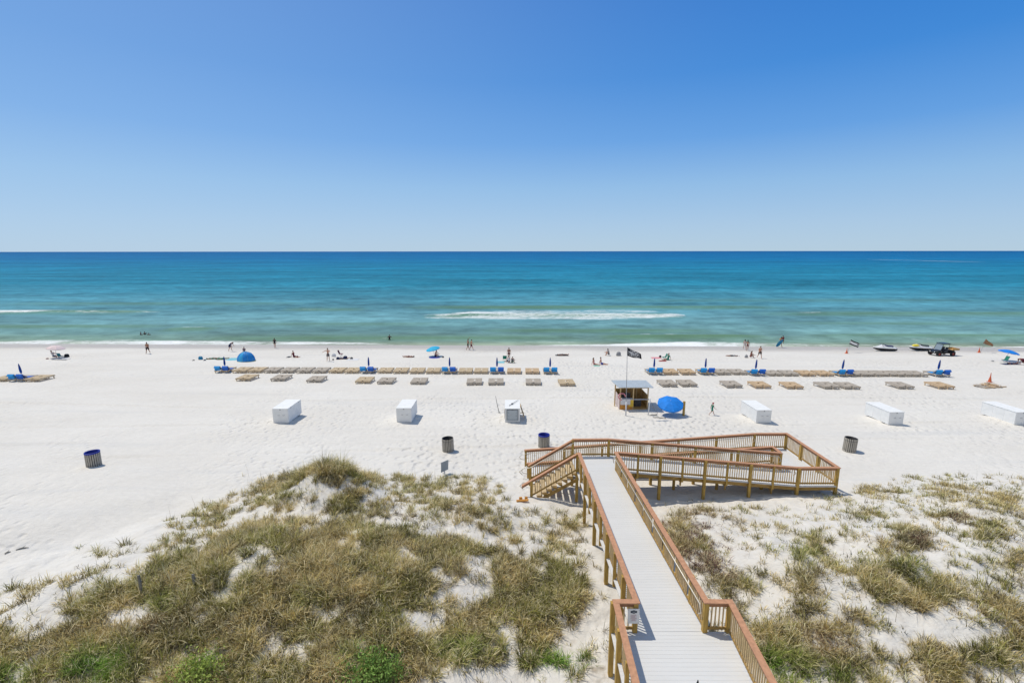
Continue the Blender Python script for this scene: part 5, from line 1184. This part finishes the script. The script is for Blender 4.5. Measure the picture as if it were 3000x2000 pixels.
def body_mesh(J, H, skinm, slim=1.0):
    names = ['pel', 'waist', 'chest', 'neck', 'hb', 'head', 'crown', 'shL', 'elL', 'wrL', 'hdL', 'shR', 'elR', 'wrR', 'hdR', 'hipL', 'knL', 'anL', 'toeL', 'hipR', 'knR', 'anR', 'toeR']
    rad = dict(pel=(.075, .058), waist=(.066, .048), chest=(.084, .056), neck=(.032, .032), hb=(.034, .038), head=(.043, .05), crown=(.03, .034), sh=(.034, .034), el=(.023, .023), wr=(.0155, .0155), hd=(.021, .013), hip=(.052, .052), kn=(.033, .033), an=(.02, .022), toe=(.019, .013))
    ed = [('pel', 'waist'), ('waist', 'chest'), ('chest', 'neck'), ('neck', 'hb'), ('hb', 'head'), ('head', 'crown')]
    for n in 'LR': ed += [('chest', 'sh' + n), ('sh' + n, 'el' + n), ('el' + n, 'wr' + n), ('wr' + n, 'hd' + n), ('pel', 'hip' + n), ('hip' + n, 'kn' + n), ('kn' + n, 'an' + n), ('an' + n, 'toe' + n)]
    me = bpy.data.meshes.new('b'); me.from_pydata([tuple(J[n] * H) for n in names], [(names.index(a), names.index(b)) for a, b in ed], [])
    o = bpy.data.objects.new('tmp', me); COL.objects.link(o)
    sk = o.modifiers.new('s', 'SKIN'); su = o.modifiers.new('u', 'SUBSURF'); su.levels = 1; su.render_levels = 1; sk.use_smooth_shade = True
    for i, n in enumerate(names):
        k = n if n in rad else n[:-1]; r = rad[k]; me.skin_vertices[0].data[i].radius = (r[0] * H * slim, r[1] * H * slim); me.skin_vertices[0].data[i].use_root = (i == 0)
    dg = bpy.context.evaluated_depsgraph_get(); ev = o.evaluated_get(dg); m2 = ev.to_mesh()
    vs = [v.co.copy() for v in m2.vertices]; fs = [tuple(p.vertices) for p in m2.polygons]; ev.to_mesh_clear(); bpy.data.objects.remove(o)
    b = MB(); b.add(vs, fs)
    hr = J['HR']; b.ball(J['head'] * H + hr @ Vector((0, .048, -.004)) * H, (.008 * H, .012 * H, .014 * H), 6, 4, hr)     # nose
    for s in (-1, 1): b.ball(J['head'] * H + hr @ Vector((s * .043, 0, 0)) * H, (.006 * H, .012 * H, .018 * H), 6, 4, hr)   # ears
    for n, s in (('L', -1), ('R', 1)):
        h = J['hd' + n] * H; c = J['hm' + n]
        for i, (dx, l) in enumerate(((-.6, .034), (-.2, .042), (.2, .045), (.6, .038))):
            p = h + c @ Vector((.0 + dx * .012, .004, -.006)) * H; b.tube([p, p + c @ Vector((dx * .002, .006, -l * .5)) * H, p + c @ Vector((dx * .003, .016, -l)) * H], [.0052 * H, .0048 * H, .0035 * H], 5)
        p = h + c @ Vector((-s * .012, .006, .016)) * H; b.tube([p, p + c @ Vector((-s * .014, .014, -.014)) * H, p + c @ Vector((-s * .012, .022, -.03)) * H], [.006 * H, .0055 * H, .004 * H], 5)
    return b
NP = [0]
def person(px, py, pose, H, rz, skin, hair, label, top=None, bottom=None, long=False, sink=0.0, tilt=None, z=None, group=None, hat=None, dress=None, offset=(0, 0, 0)):
    g = G(px, py) if z is None else P(px, py, z)
    J = fk(**POSE[pose]); hr = J['HR']
    R = Matrix.Identity(3)
    if pose == 'lie': R = Matrix.Rotation(PI/2, 3, 'X')
    if pose == 'prone': R = Matrix.Rotation(-PI/2, 3, 'X')
    if tilt: R = Matrix.Rotation(math.radians(tilt), 3, 'X') @ R
    for k, v in list(J.items()):
        if isinstance(v, Vector): J[k] = R @ v
        else: J[k] = R @ v
    hr = J['HR']
    zmin = min(v.z for v in J.values() if isinstance(v, Vector)) * H
    pz = {'sit': -.058, 'knees': -.058, 'chair': -.05}.get(pose)
    lift = -zmin + (.02 * H) if pose not in ('sit', 'knees', 'chair', 'lie', 'prone') else (.055 * H - min(0, 0) if pose != 'chair' else .30 * H - 0)
    if pose in ('sit', 'knees'): lift = max(.062 * H, -min(J['anL'].z, J['anR'].z) * H + .02 * H)
    if pose in ('lie', 'prone'): lift = .055 * H
    if pose == 'chair': lift = .20 * H
    t = thing('person', label, 'person', g + Vector((0, 0, lift - sink)) + Vector(offset), rz, group)
    slim = .93 if long else 1.0
    body_mesh(J, H, skin, slim).build('body', skin, t, True)
    # hair as a cap over the back and top of the head
    b = MB(); c = J['head'] * H + hr @ Vector((0, -.008, .016)) * H; b.ball(c, (.050 * H, .056 * H, .056 * H), 10, 7, hr)
    if long: b.tube([c, c + hr @ Vector((0, -.05, -.05)) * H, c + hr @ Vector((0, -.055, -.15)) * H], [.045 * H, .042 * H, .022 * H], 8)
    b.build('hair', hair, t, True)
    b = MB()
    for s in (-1, 1): b.ball(J['head'] * H + hr @ Vector((s * .018, .050, .006)) * H, .0045 * H, 5, 4)
    b.ball(J['head'] * H + hr @ Vector((0, .047, -.028)) * H, (.012 * H, .004 * H, .003 * H), 6, 4, hr)
    b.build('face', 'dark', t)
    if hat: b = MB(); b.lathe([(.095, .0), (.055, .012), (.05, .05), (.01, .065)], 14, J['head'] * H + hr @ Vector((0, 0, .03)) * H, hr * H if False else hr @ Matrix.Diagonal((H, H, H))); b.build('hat', hat, t, True)
    def girth(pts, rx, ry, name, m):
        b = MB(); d = (pts[-1] - pts[0]).normalized(); xa = Vector((1, 0, 0)) - d * d.x; xa.normalize(); ya = d.cross(xa); secs = []
        for i, p in enumerate(pts): secs.append([p * H + (xa * math.cos(2*PI*k/14) * rx[i] + ya * math.sin(2*PI*k/14) * ry[i]) * H for k in range(14)])
        b.loft(secs); return b
    if bottom:
        b = girth([J['pel'] + (J['waist'] - J['pel']) * .5, J['pel'], J['pel'] * .5 + (J['hipL'] + J['hipR']) * .25], [.075, .089, .088], [.062, .074, .07], 'shorts', bottom)
        lenf = .30 if long else .62
        for n in 'LR':
            h_, k_ = J['hip' + n] * H, J['kn' + n] * H; b.tube([h_ + (h_ - k_) * .05, h_ + (k_ - h_) * lenf * .5, h_ + (k_ - h_) * lenf], [.060 * H, .058 * H, .055 * H], 10)
        b.build('bikini_bottom' if long else 'shorts', bottom, t, True)
    if top:
        if long and not dress: b = girth([J['waist'] + (J['chest'] - J['waist']) * .55, J['chest'], J['chest'] + (J['neck'] - J['chest']) * .2], [.083, .094, .086], [.060, .070, .06], 'top', top); nm = 'bikini_top'
        else:
            b = girth([J['pel'] + (J['waist'] - J['pel']) * .2, J['waist'], J['chest'], J['neck'] + (J['chest'] - J['neck']) * .16], [.086, .080, .098, .060], [.070, .064, .074, .048], 'shirt', top); nm = 'shirt'
            for n in 'LR': b.tube([J['sh' + n] * H, (J['sh' + n] * .4 + J['el' + n] * .6) * H], [.045 * H, .036 * H], 10)
        b.build(nm, top, t, True)
    NP[0] += 1
    return t, g, J
toSea, toCam = 0.0, PI; left, right = PI / 2, -PI / 2
# standing and walking
person(434, 1035, 'walk2', 1.78, toCam + .3, 'skin2', 'hair', 'person in dark shorts walking alone at the waterline, far left', None, 'black_cloth')
person(674, 1028, 'bend', 1.75, right, 'skin1', 'hair', 'person in dark clothes stooping forward on the wet sand left of the tent', 'navy_cloth', 'navy_cloth')
person(806, 1019, 'stand', 1.62, toSea, 'skin1', 'hair', 'slim person in black standing in the swash right of the tent', 'black_cloth', 'black_cloth', long=True, dress=1)
person(962, 1057, 'armsout', 1.80, toCam, 'skin1', 'hairb', 'shirtless person in dark shorts standing with elbows raised', None, 'darkgrey')
person(1371, 1025, 'raise_', 1.76, right + .5, 'skin2', 'hair', 'person in black shorts with one arm raised high, left of a pair', None, 'black_cloth')
person(1381, 1025, 'walk', 1.72, right + .3, 'skin1', 'hair', 'person in dark red shorts walking close beside one with raised arm', None, 'wine')
person(1491, 1053, 'stand', 1.66, toCam, 'skin2', 'hairb', 'person in swimwear standing right behind a seated group', 'wine', 'wine', long=True)
person(2181, 1024, 'walk', 1.66, toSea - .3, 'skin1', 'hair', 'dark haired person with light swimsuit walking to the water, left of two', 'white_cloth', 'white_cloth', long=True)
person(2189, 1028, 'walk2', 1.70, toSea - .3, 'skin2', 'hair', 'dark haired tanned person walking to the water, right of two', 'skin1', 'wine', long=True)
person(2225, 1050, 'walk', 1.80, toCam - .1, 'skin1', 'hairb', 'shirtless person in black swim shorts walking up the sand', None, 'black_cloth')
pb, gbp, _ = person(2285, 1018, 'carry', 1.74, toCam + .2, 'skin2', 'hair', 'person in orange top carrying a blue board at the swash', 'orange_cloth', 'wine')
person(2292, 1010, 'stand', 1.55, toSea, 'skin2', 'hair', 'dark haired person half hidden behind the board carrier', 'wine', 'black_cloth')
person(2085, 1216, 'walk', 1.12, right, 'skin1', 'hairb', 'small child in a green outfit with red cap walking near the wooden post', 'green_cloth', 'green_cloth', hat='red_cloth', dress=1)
g = G(717, 1040); person(717, 1044, 'stand', 1.42, toSea, 'skin1', 'hair', 'person standing behind the blue dome tent, only head showing', 'navy_cloth', 'navy_cloth')
# in the water
for px, py, lab in ((412, 982, 'leftmost of the three bathers far out in the water'), (425, 981, 'middle one of the three bathers far out in the water'), (437, 982, 'rightmost of three bathers far out, lowest in the water')):
    person(px, py, 'float_', 1.7, toSea + random.uniform(-1, 1), 'skin2', 'hair', lab, 'black_cloth', 'black_cloth', z=SEA, sink=1.02 if px < 430 else 1.2)
person(1141, 993, 'float_', 1.78, toSea, 'skin2', 'hair', 'lone bather in black standing waist deep in the water', 'black_cloth', 'black_cloth', z=SEA, sink=.98)
# seated
person(158, 1048, 'chair', 1.74, right + .2, 'skin1', 'hair', 'person in white shirt sitting under the faded pink umbrella', 'white_cloth', 'navy_cloth')
person(861, 1046, 'sit', 1.70, right - .2, 'skin1', 'hairb', 'person in wine red sitting on the sand left of the one with raised elbows', 'wine', 'wine')
person(1276, 1045, 'knees', 1.78, right - .6, 'skin1', 'hair', 'shirtless person sitting on the round violet mat under the light blue umbrella', None, 'navy_cloth')
person(1491, 1063, 'knees', 1.72, toSea + .5, 'skin1', 'hair', 'dark haired person crouching in a white and dark outfit before the standing one', 'white_cloth', 'navy_cloth')
person(1500, 1064, 'knees', 1.55, toSea - .5, 'skin2', 'hair', 'smaller person in dark green crouching at the right of the seated group', 'darkgrey', 'green_cloth')
person(1740, 1069, 'sit', 1.68, right - .5, 'skin1', 'hairb', 'long haired person in pink bottoms sitting, left of two left of the flagpole', 'pink_cloth', 'pink_cloth', long=True)
person(1761, 1068, 'sit', 1.76, right - .3, 'skin1', 'hairb', 'shirtless person sitting with legs stretched, right of two left of the flagpole', None, 'violet_cloth')
person(1784, 1041, 'knees', 1.74, left, 'skin1', 'hair', 'person in grey shirt sitting near the waterline left of the black flag', 'grey', 'darkgrey')
person(1957, 1055, 'sit', 1.72, left + .3, 'skin2', 'hair', 'person in a green top sitting right of the coral towel', 'green_cloth', 'green_cloth')
person(2198, 1048, 'knees', 1.68, right, 'skin2', 'hairb', 'tanned person in red brown swimwear sitting with knees drawn up', 'wine', 'wine', long=True)
# lying
person(1198, 1046, 'lie', 1.68, left + .2, 'wine' if False else 'skin2', 'hair', 'person in wine swimwear lying on the sand left of the light blue umbrella', 'wine', 'wine', long=True)
person(1648, 1041, 'lie', 1.72, right, 'skin2', 'hair', 'person lying on a dark towel in the middle of the beach', 'darkgrey', 'darkgrey')
person(2145, 1044, 'prone', 1.70, right, 'skin2', 'hair', 'person in grey lying face down on pale sand right of the umbrella row', 'grey', 'darkgrey')
person(622, 1051, 'lie', 1.66, right + .2, 'skin2', 'hair', 'person in dark green lying on mint towel, left of two', 'green_cloth', 'green_cloth', long=True)
person(650, 1052, 'lie', 1.72, right + .2, 'skin2', 'hair', 'person in dark green lying on mint towel, right of two', 'green_cloth', 'green_cloth')
person(1005, 1051, 'lie', 1.7, right, 'skin2', 'hair', 'dark clothed person lying by bags right of the one with raised elbows', 'navy_cloth', 'navy_cloth')
person(2966, 1068, 'lie', 1.72, right + .1, 'skin2', 'hair', 'person lying on a dark mat below the blue umbrella, far right', 'navy_cloth', 'navy_cloth')
person(2996, 1069, 'crawl', 1.7, left, 'skin2', 'hair', 'tanned person on hands and knees cut off by the right edge', 'wine', 'wine')

# --- towels, bags, chairs
def towel(px, py, w, l, m, label, rz=0.0, rnd=False, grp='towels on the sand'):
    g = G(px, py); b = MB()
    if rnd: b.lathe([(.02, .03), (w * .97, .035), (w, .02), (w, .0)], 24)
    else:
        nx, ny = 10, 8; vs = [((i/nx - .5) * w, (j/ny - .5) * l, .02 + random.uniform(0, .018)) for j in range(ny + 1) for i in range(nx + 1)]
        b.add(vs, [(j*(nx+1)+i, j*(nx+1)+i+1, (j+1)*(nx+1)+i+1, (j+1)*(nx+1)+i) for j in range(ny) for i in range(nx)])
    o = b.build('beach_mat' if rnd else 'towel', m, loc=g, rz=rz)
    if not rnd: s = o.modifiers.new('thickness', 'SOLIDIFY'); s.thickness = .014; s.offset = -1
    tag(o, label, 'mat' if rnd else 'towel', grp)
towel(682, 1052, 1.5, 1.8, 'lblue_cloth', 'pale turquoise towel lying against the left side of the dome tent')
towel(622, 1050, 1.5, 1.3, 'mint_cloth', 'mint green towel under the left one of two lying people')
towel(650, 1050, 1.5, 1.3, 'mint_cloth', 'mint green towel under the right one of two lying people')
towel(846, 1045, .5, .9, 'dark', 'small dark towel left of the person in wine red')
towel(1273, 1047, .80, 0, 'violet_cloth', 'round violet mat under the seated shirtless person', rnd=True)
towel(1034, 1053, 1.5, 1.1, 'white_cloth', 'white towel right of the dark bags')
towel(1468, 1061, .9, 1.1, 'lblue_cloth', 'light blue towel left of the seated group')
towel(1646, 1041, 1.9, .7, 'darkgrey', 'dark towel under the person lying in the middle')
towel(1748, 1072, .8, .7, 'mint_cloth', 'green towel in front of the long haired seated person')
towel(1922, 1049, 1.3, 1.0, 'pink_cloth', 'coral red towel right of the black flag')
towel(1941, 1058, 1.0, .5, 'red_cloth', 'narrow red towel in front of the green folding chair')
towel(2962, 1068, 2.3, .8, 'navy_cloth', 'dark mat under the lying person at the far right')
towel(180, 1050, 2.1, .7, 'white_cloth', 'white mat in front of the teal chair, far left')
towel(174, 1052, 2.0, .35, 'darkgrey', 'dark mat along the edge of the white one, far left')
def bag(px, py, s, m, label, cat='bag', hh=.7):
    g = G(px, py); t = thing('beach_bag', label, cat, g, random.random(), 'bags on the sand')
    b = MB(); secs = []
    for z, k in ((0, .42), (.12, .5), (.7, .46), (.95, .36), (1.0, .30)): secs.append([(s * k * math.cos(a) * abs(math.cos(a)) ** -.35 if abs(math.cos(a)) > .05 else 0, s * .6 * k * math.sin(a), s * hh * z) for a in [2*PI*i/16 + .01 for i in range(16)]])
    b.loft(secs); b.build('body', m, t, True)
    b = MB(); b.tube([(-.2 * s, 0, s * hh * .95), (-.1 * s, 0, s * hh * 1.25), (.1 * s, 0, s * hh * 1.25), (.2 * s, 0, s * hh * .95)], .012, 5); b.build('handle', m, t)
bag(588, 1052, .62, 'board_blue', 'blue bag left of the mint towels'); bag(196, 1044, .6, 'dark', 'black bag right of the teal beach chair'); bag(139, 1050, .35, 'wine', 'small brown bag left of the pink umbrella', hh=.35)
bag(1812, 1042, .78, 'grey', 'grey bag on the sand just left of the black flag'); bag(2186, 1048, .55, 'grey', 'blue-grey bag beside the person with knees drawn up'); bag(990, 1052, .45, 'navy_cloth', 'left one of the dark bags behind the elbows-raised person')
bag(1012, 1051, .6, 'navy_cloth', 'right, larger one of the dark bags near the white towel'); bag(1030, 1052, .42, 'darkgrey', 'patterned grey bag resting on the white towel'); bag(978, 1044, .62, 'white_cloth', 'white cooler bag right of the elbows-raised person')
bag(1298, 1047, .28, 'darkgrey', 'tiny dark bag right of the round violet mat'); bag(2908, 1060, .5, 'grey', 'flat grey bag alone on the sand left of the far right umbrella', hh=.25); bag(871, 1046, .3, 'wine', 'tiny dark red bag right of the person in wine red'); bag(976, 1054, .25, 'darkgrey', 'small dark bag by the feet of the elbows-raised person')
bag(600, 1055, .34, 'navy_cloth', 'small dark bag between blue bag and mint towels', hh=.35); bag(567, 1055, .34, 'stake', 'flat brown bag left of the blue bag', hh=.3); bag(1934, 1047, .4, 'dark', 'black bag between coral towel and green chair')
def chair(px, py, rz, m, label, hs=.32, high=False):
    g = G(px, py); t = thing('beach_chair', label, 'chair', g, rz, 'folding beach chairs'); h = .62 if high else hs
    b = MB(); b.box((0, 0, h), (.5, .46, .025)); b.build('seat', m, t)
    b = MB(); b.beam((0, -.22, h), (0, -.42, h + .5), .5, .025, (0, 1, 0)); b.build('backrest', m, t)
    for s in (-1, 1):
        b = MB(); b.tube([(s*.26, .24, 0), (s*.26, -.2, h), (s*.26, -.42, h + .5)], .014, 6); b.build('frame', 'pole_grey', t)
        b = MB(); b.tube([(s*.26, -.28, 0), (s*.26, .22, h)], .014, 6); b.build('leg', 'pole_grey', t)
    return t
chair(180, 1048, toSea, 'teal_cloth', 'teal folding chair under the faded pink umbrella'); chair(1945, 1053, left, 'green_cloth', 'dark green folding chair next to the coral towel')
chair(1000, 1048, right, 'wine', 'tall folding chair with dark red seat right of the elbows-raised person', high=True); chair(2942, 1062, left, 'green_cloth', 'dark green folding chair under the blue umbrella at far right'); chair(1479, 1057, toSea, 'green_cloth', 'slim green folded chair left of the seated group')
# blue board carried at the swash
tag((lambda b: (b.loft([[Vector((w * math.cos(a), .025 * math.sin(a), z)) for a in [2*PI*i/12 for i in range(12)]] for z, w in ((-.75, .05), (-.68, .17), (-.4, .27), (0, .30), (.4, .26), (.68, .14), (.78, .03))]), b.build('bodyboard', 'board_blue', loc=gbp + Vector((-.32, -.35, .78)), smooth=True))[1])(MB()), 'blue bodyboard held at the swash by the person in orange', 'board')
bo = bpy.data.objects['bodyboard']; bo.rotation_euler = (.25, .55, .1)

# ================================================================== JET SKIS AND BUGGY
def jetski(px, py, rz, m_top, m_side, label, accent):
    g = G(px, py); t = thing('jet_ski', label, 'jet ski', g, rz, 'jet skis parked on the sand')
    L_ = 3.2
    def hull(lo):
        secs = []
        for u in [i / 14 for i in range(15)]:
            x = (u - .5) * L_; w = .58 * (1 - max(0, (u - .45) / .55) ** 2.2) + .02; kz = .05 + .38 * max(0, (u - .6) / .4) ** 2; dk = .46 + .16 * max(0, (u - .35)) ** 1.2
            if lo: pts = [(0, kz), (w * .75, kz + .12), (w, dk - .10), (w * 1.02, dk - .02), (0, dk - .02), (-w * 1.02, dk - .02), (-w, dk - .10), (-w * .75, kz + .12)]
            else:
                hp = .16 + .36 * math.exp(-((u - .60) / .16) ** 2); ww = .62 if .15 < u < .9 else .5
                pts = [(w * 1.0, dk - .015), (w * .96, dk + .05), (w * ww, dk + .07 + hp * .35), (w * .22, dk + hp), (-w * .22, dk + hp), (-w * ww, dk + .07 + hp * .35), (-w * .96, dk + .05), (-w, dk - .015)]
            secs.append([Vector((x, y, z)) for y, z in pts])
        return MB().loft(secs)
    hull(True).build('hull', m_side, t, False, bevel=.01); hull(False).build('deck', m_top, t, True)
    b = MB(); secs = [[Vector((x, .17 * k * math.cos(a), z + .10 * math.sin(a))) for a in [2*PI*i/10 for i in range(10)]] for x, k, z in ((-1.25, .8, .74), (-1.1, 1, .80), (-.5, 1, .82), (-.25, .8, .86), (-.05, .6, .92))]
    b.loft(secs); b.build('seat', 'seat_blue' if accent == 'b' else 'hull_black', t, True)
    b = MB(); b.tube([(.30, 0, .92), (.22, 0, 1.06)], .05, 8); b.tube([(.12, -.34, 1.08), (.2, -.1, 1.10), (.2, .1, 1.10), (.12, .34, 1.08)], .022, 7); b.build('handlebar', 'hull_black', t, True)
    for s in (-1, 1): b = MB(); b.ball((.42, s * .30, .98), (.07, .09, .05)); b.build('mirror', 'seat_blue' if accent == 'b' else m_top, t, True)
    if accent == 'y': b = MB(); b.ball((.62, 0, .78), (.62, .36, .24), 14, 8); b.build('hood', 'hull_yellow', t, True)
    b = MB(); b.box((0, 0, .50), (2.3, 1.19, .035)); b.build('rubber_strip', 'hull_black', t, bevel=.01)
jetski(2589, 1029, PI - .10, 'hull_white', 'hull_black', 'white jet ski with black hull standing alone between flag and buggy', 'b')
jetski(2694, 1028, PI - .06, 'hull_white', 'hull_black', 'yellow and white jet ski with black hull behind the buggy', 'y')
def buggy(px, py, rz):
    g = G(px, py); t = thing('beach_buggy', 'black open side by side buggy with roof and red wheels near the waterline', 'buggy', g, rz)
    def W(x, y):
        b = MB(); R = Matrix.Rotation(PI/2, 3, 'X'); r = .34; b.lathe([(r*.55, -.13), (r*.92, -.13), (r, -.08), (r, .08), (r*.92, .13), (r*.55, .13)], 22, (x, y, r), R); w = b.build('wheel', 'rubber', t, True)
        b = MB(); b.lathe([(0, -.09), (r*.3, -.11), (r*.56, -.10), (r*.56, .10), (r*.3, .11), (0, .09)], 16, (x, y, r), R); b.build('rim', 'rim_red', w, True)
    for x in (-1.05, 1.05):
        for y in (-.68, .68): W(x, y)
    b = MB()
    pr_ = [(-1.45, .45), (-1.45, .85), (-.55, .88), (-.5, .52), (.35, .50), (.55, .86), (1.25, .74), (1.5, .55), (1.45, .38), (-1.4, .36)]
    b.loft([[Vector((x, y, z)) for x, z in pr_] for y in (-.52, .52)]); b.build('body', 'hull_black', t, bevel=.02)
    for x in (-1.05, 1.05):
        for s in (-1, 1): b = MB(); b.loft([[Vector((x + .42 * math.cos(a), s * .68 + dy, .36 + .42 * math.sin(a))) for a in [PI * i / 8 for i in range(9)]] + [Vector((x + .36 * math.cos(a), s * .68 + dy, .36 + .36 * math.sin(a))) for a in [PI * i / 8 for i in range(8, -1, -1)]] for dy in (-.15, .15)]) if False else None; b.tube([(x + .42 * math.cos(PI*i/8), s * .66, .38 + .42 * math.sin(PI*i/8)) for i in range(9)], .05, 6); b.build('mudguard', 'hull_black', t)
    b = MB()
    for s in (-1, 1): b.tube([(-.6, s*.6, .8), (-.5, s*.56, 1.75), (.35, s*.54, 1.78), (.75, s*.58, .85)], .028, 7)
    for x, z in ((-.5, 1.75), (.35, 1.78)): b.tube([(x, -.56, z), (x, .56, z)], .028, 7)
    b.build('roll_cage', 'hull_black', t, True)
    b = MB(); b.box((-.08, 0, 1.83), (1.25, 1.24, .06)); b.build('roof', 'hull_black', t, bevel=.03)
    b = MB(); b.add([(.72, -.52, .90), (.72, .52, .90), (.40, .50, 1.70), (.40, -.50, 1.70), (.735, -.52, .90), (.735, .52, .90), (.415, .50, 1.70), (.415, -.50, 1.70)], ((0,1,2,3), (7,6,5,4), (0,4,5,1), (1,5,6,2), (2,6,7,3), (3,7,4,0))); b.build('windscreen', 'glassy', t)
    for s in (-1, 1):
        b = MB(); b.box((-.15, s*.28, .66), (.5, .46, .14)); b.beam((-.38, s*.28, .7), (-.5, s*.28, 1.25), .44, .1, (1, 0, 0)); b.build('seat', 'darkgrey', t, bevel=.03)
        b = MB(); b.ball((1.46, s*.36, .62), (.04, .09, .06)); b.build('headlight', 'white_paint', t, True)
    b = MB(); R = Matrix.Rotation(1.1, 3, 'Y'); b.tube([(.30 + .02 * math.cos(a), .28 + .16 * math.cos(a), 1.02 + .16 * math.sin(a)) for a in [2*PI*i/14 for i in range(15)]], .014, 6); b.build('steering_wheel', 'hull_black', t)
    b = MB(); b.box((-1.62, 0, .86), (1.0, 1.15, .05)); b.box((-1.62, -.58, .98), (1.0, .04, .22)); b.box((-1.62, .58, .98), (1.0, .04, .22)); b.box((-2.1, 0, .98), (.04, 1.15, .22)); b.build('cargo_bed', 'brown_ply', t)
    return g
gb2 = buggy(2757, 1042, PI + .06)
person(2739, 1040, 'chair', 1.72, PI/2 + .06, 'skin1', 'hair', 'person in a light top sitting at the front of the buggy', 'pink_cloth', 'navy_cloth', offset=(0.45, 0, .45))
print('people', NP[0])
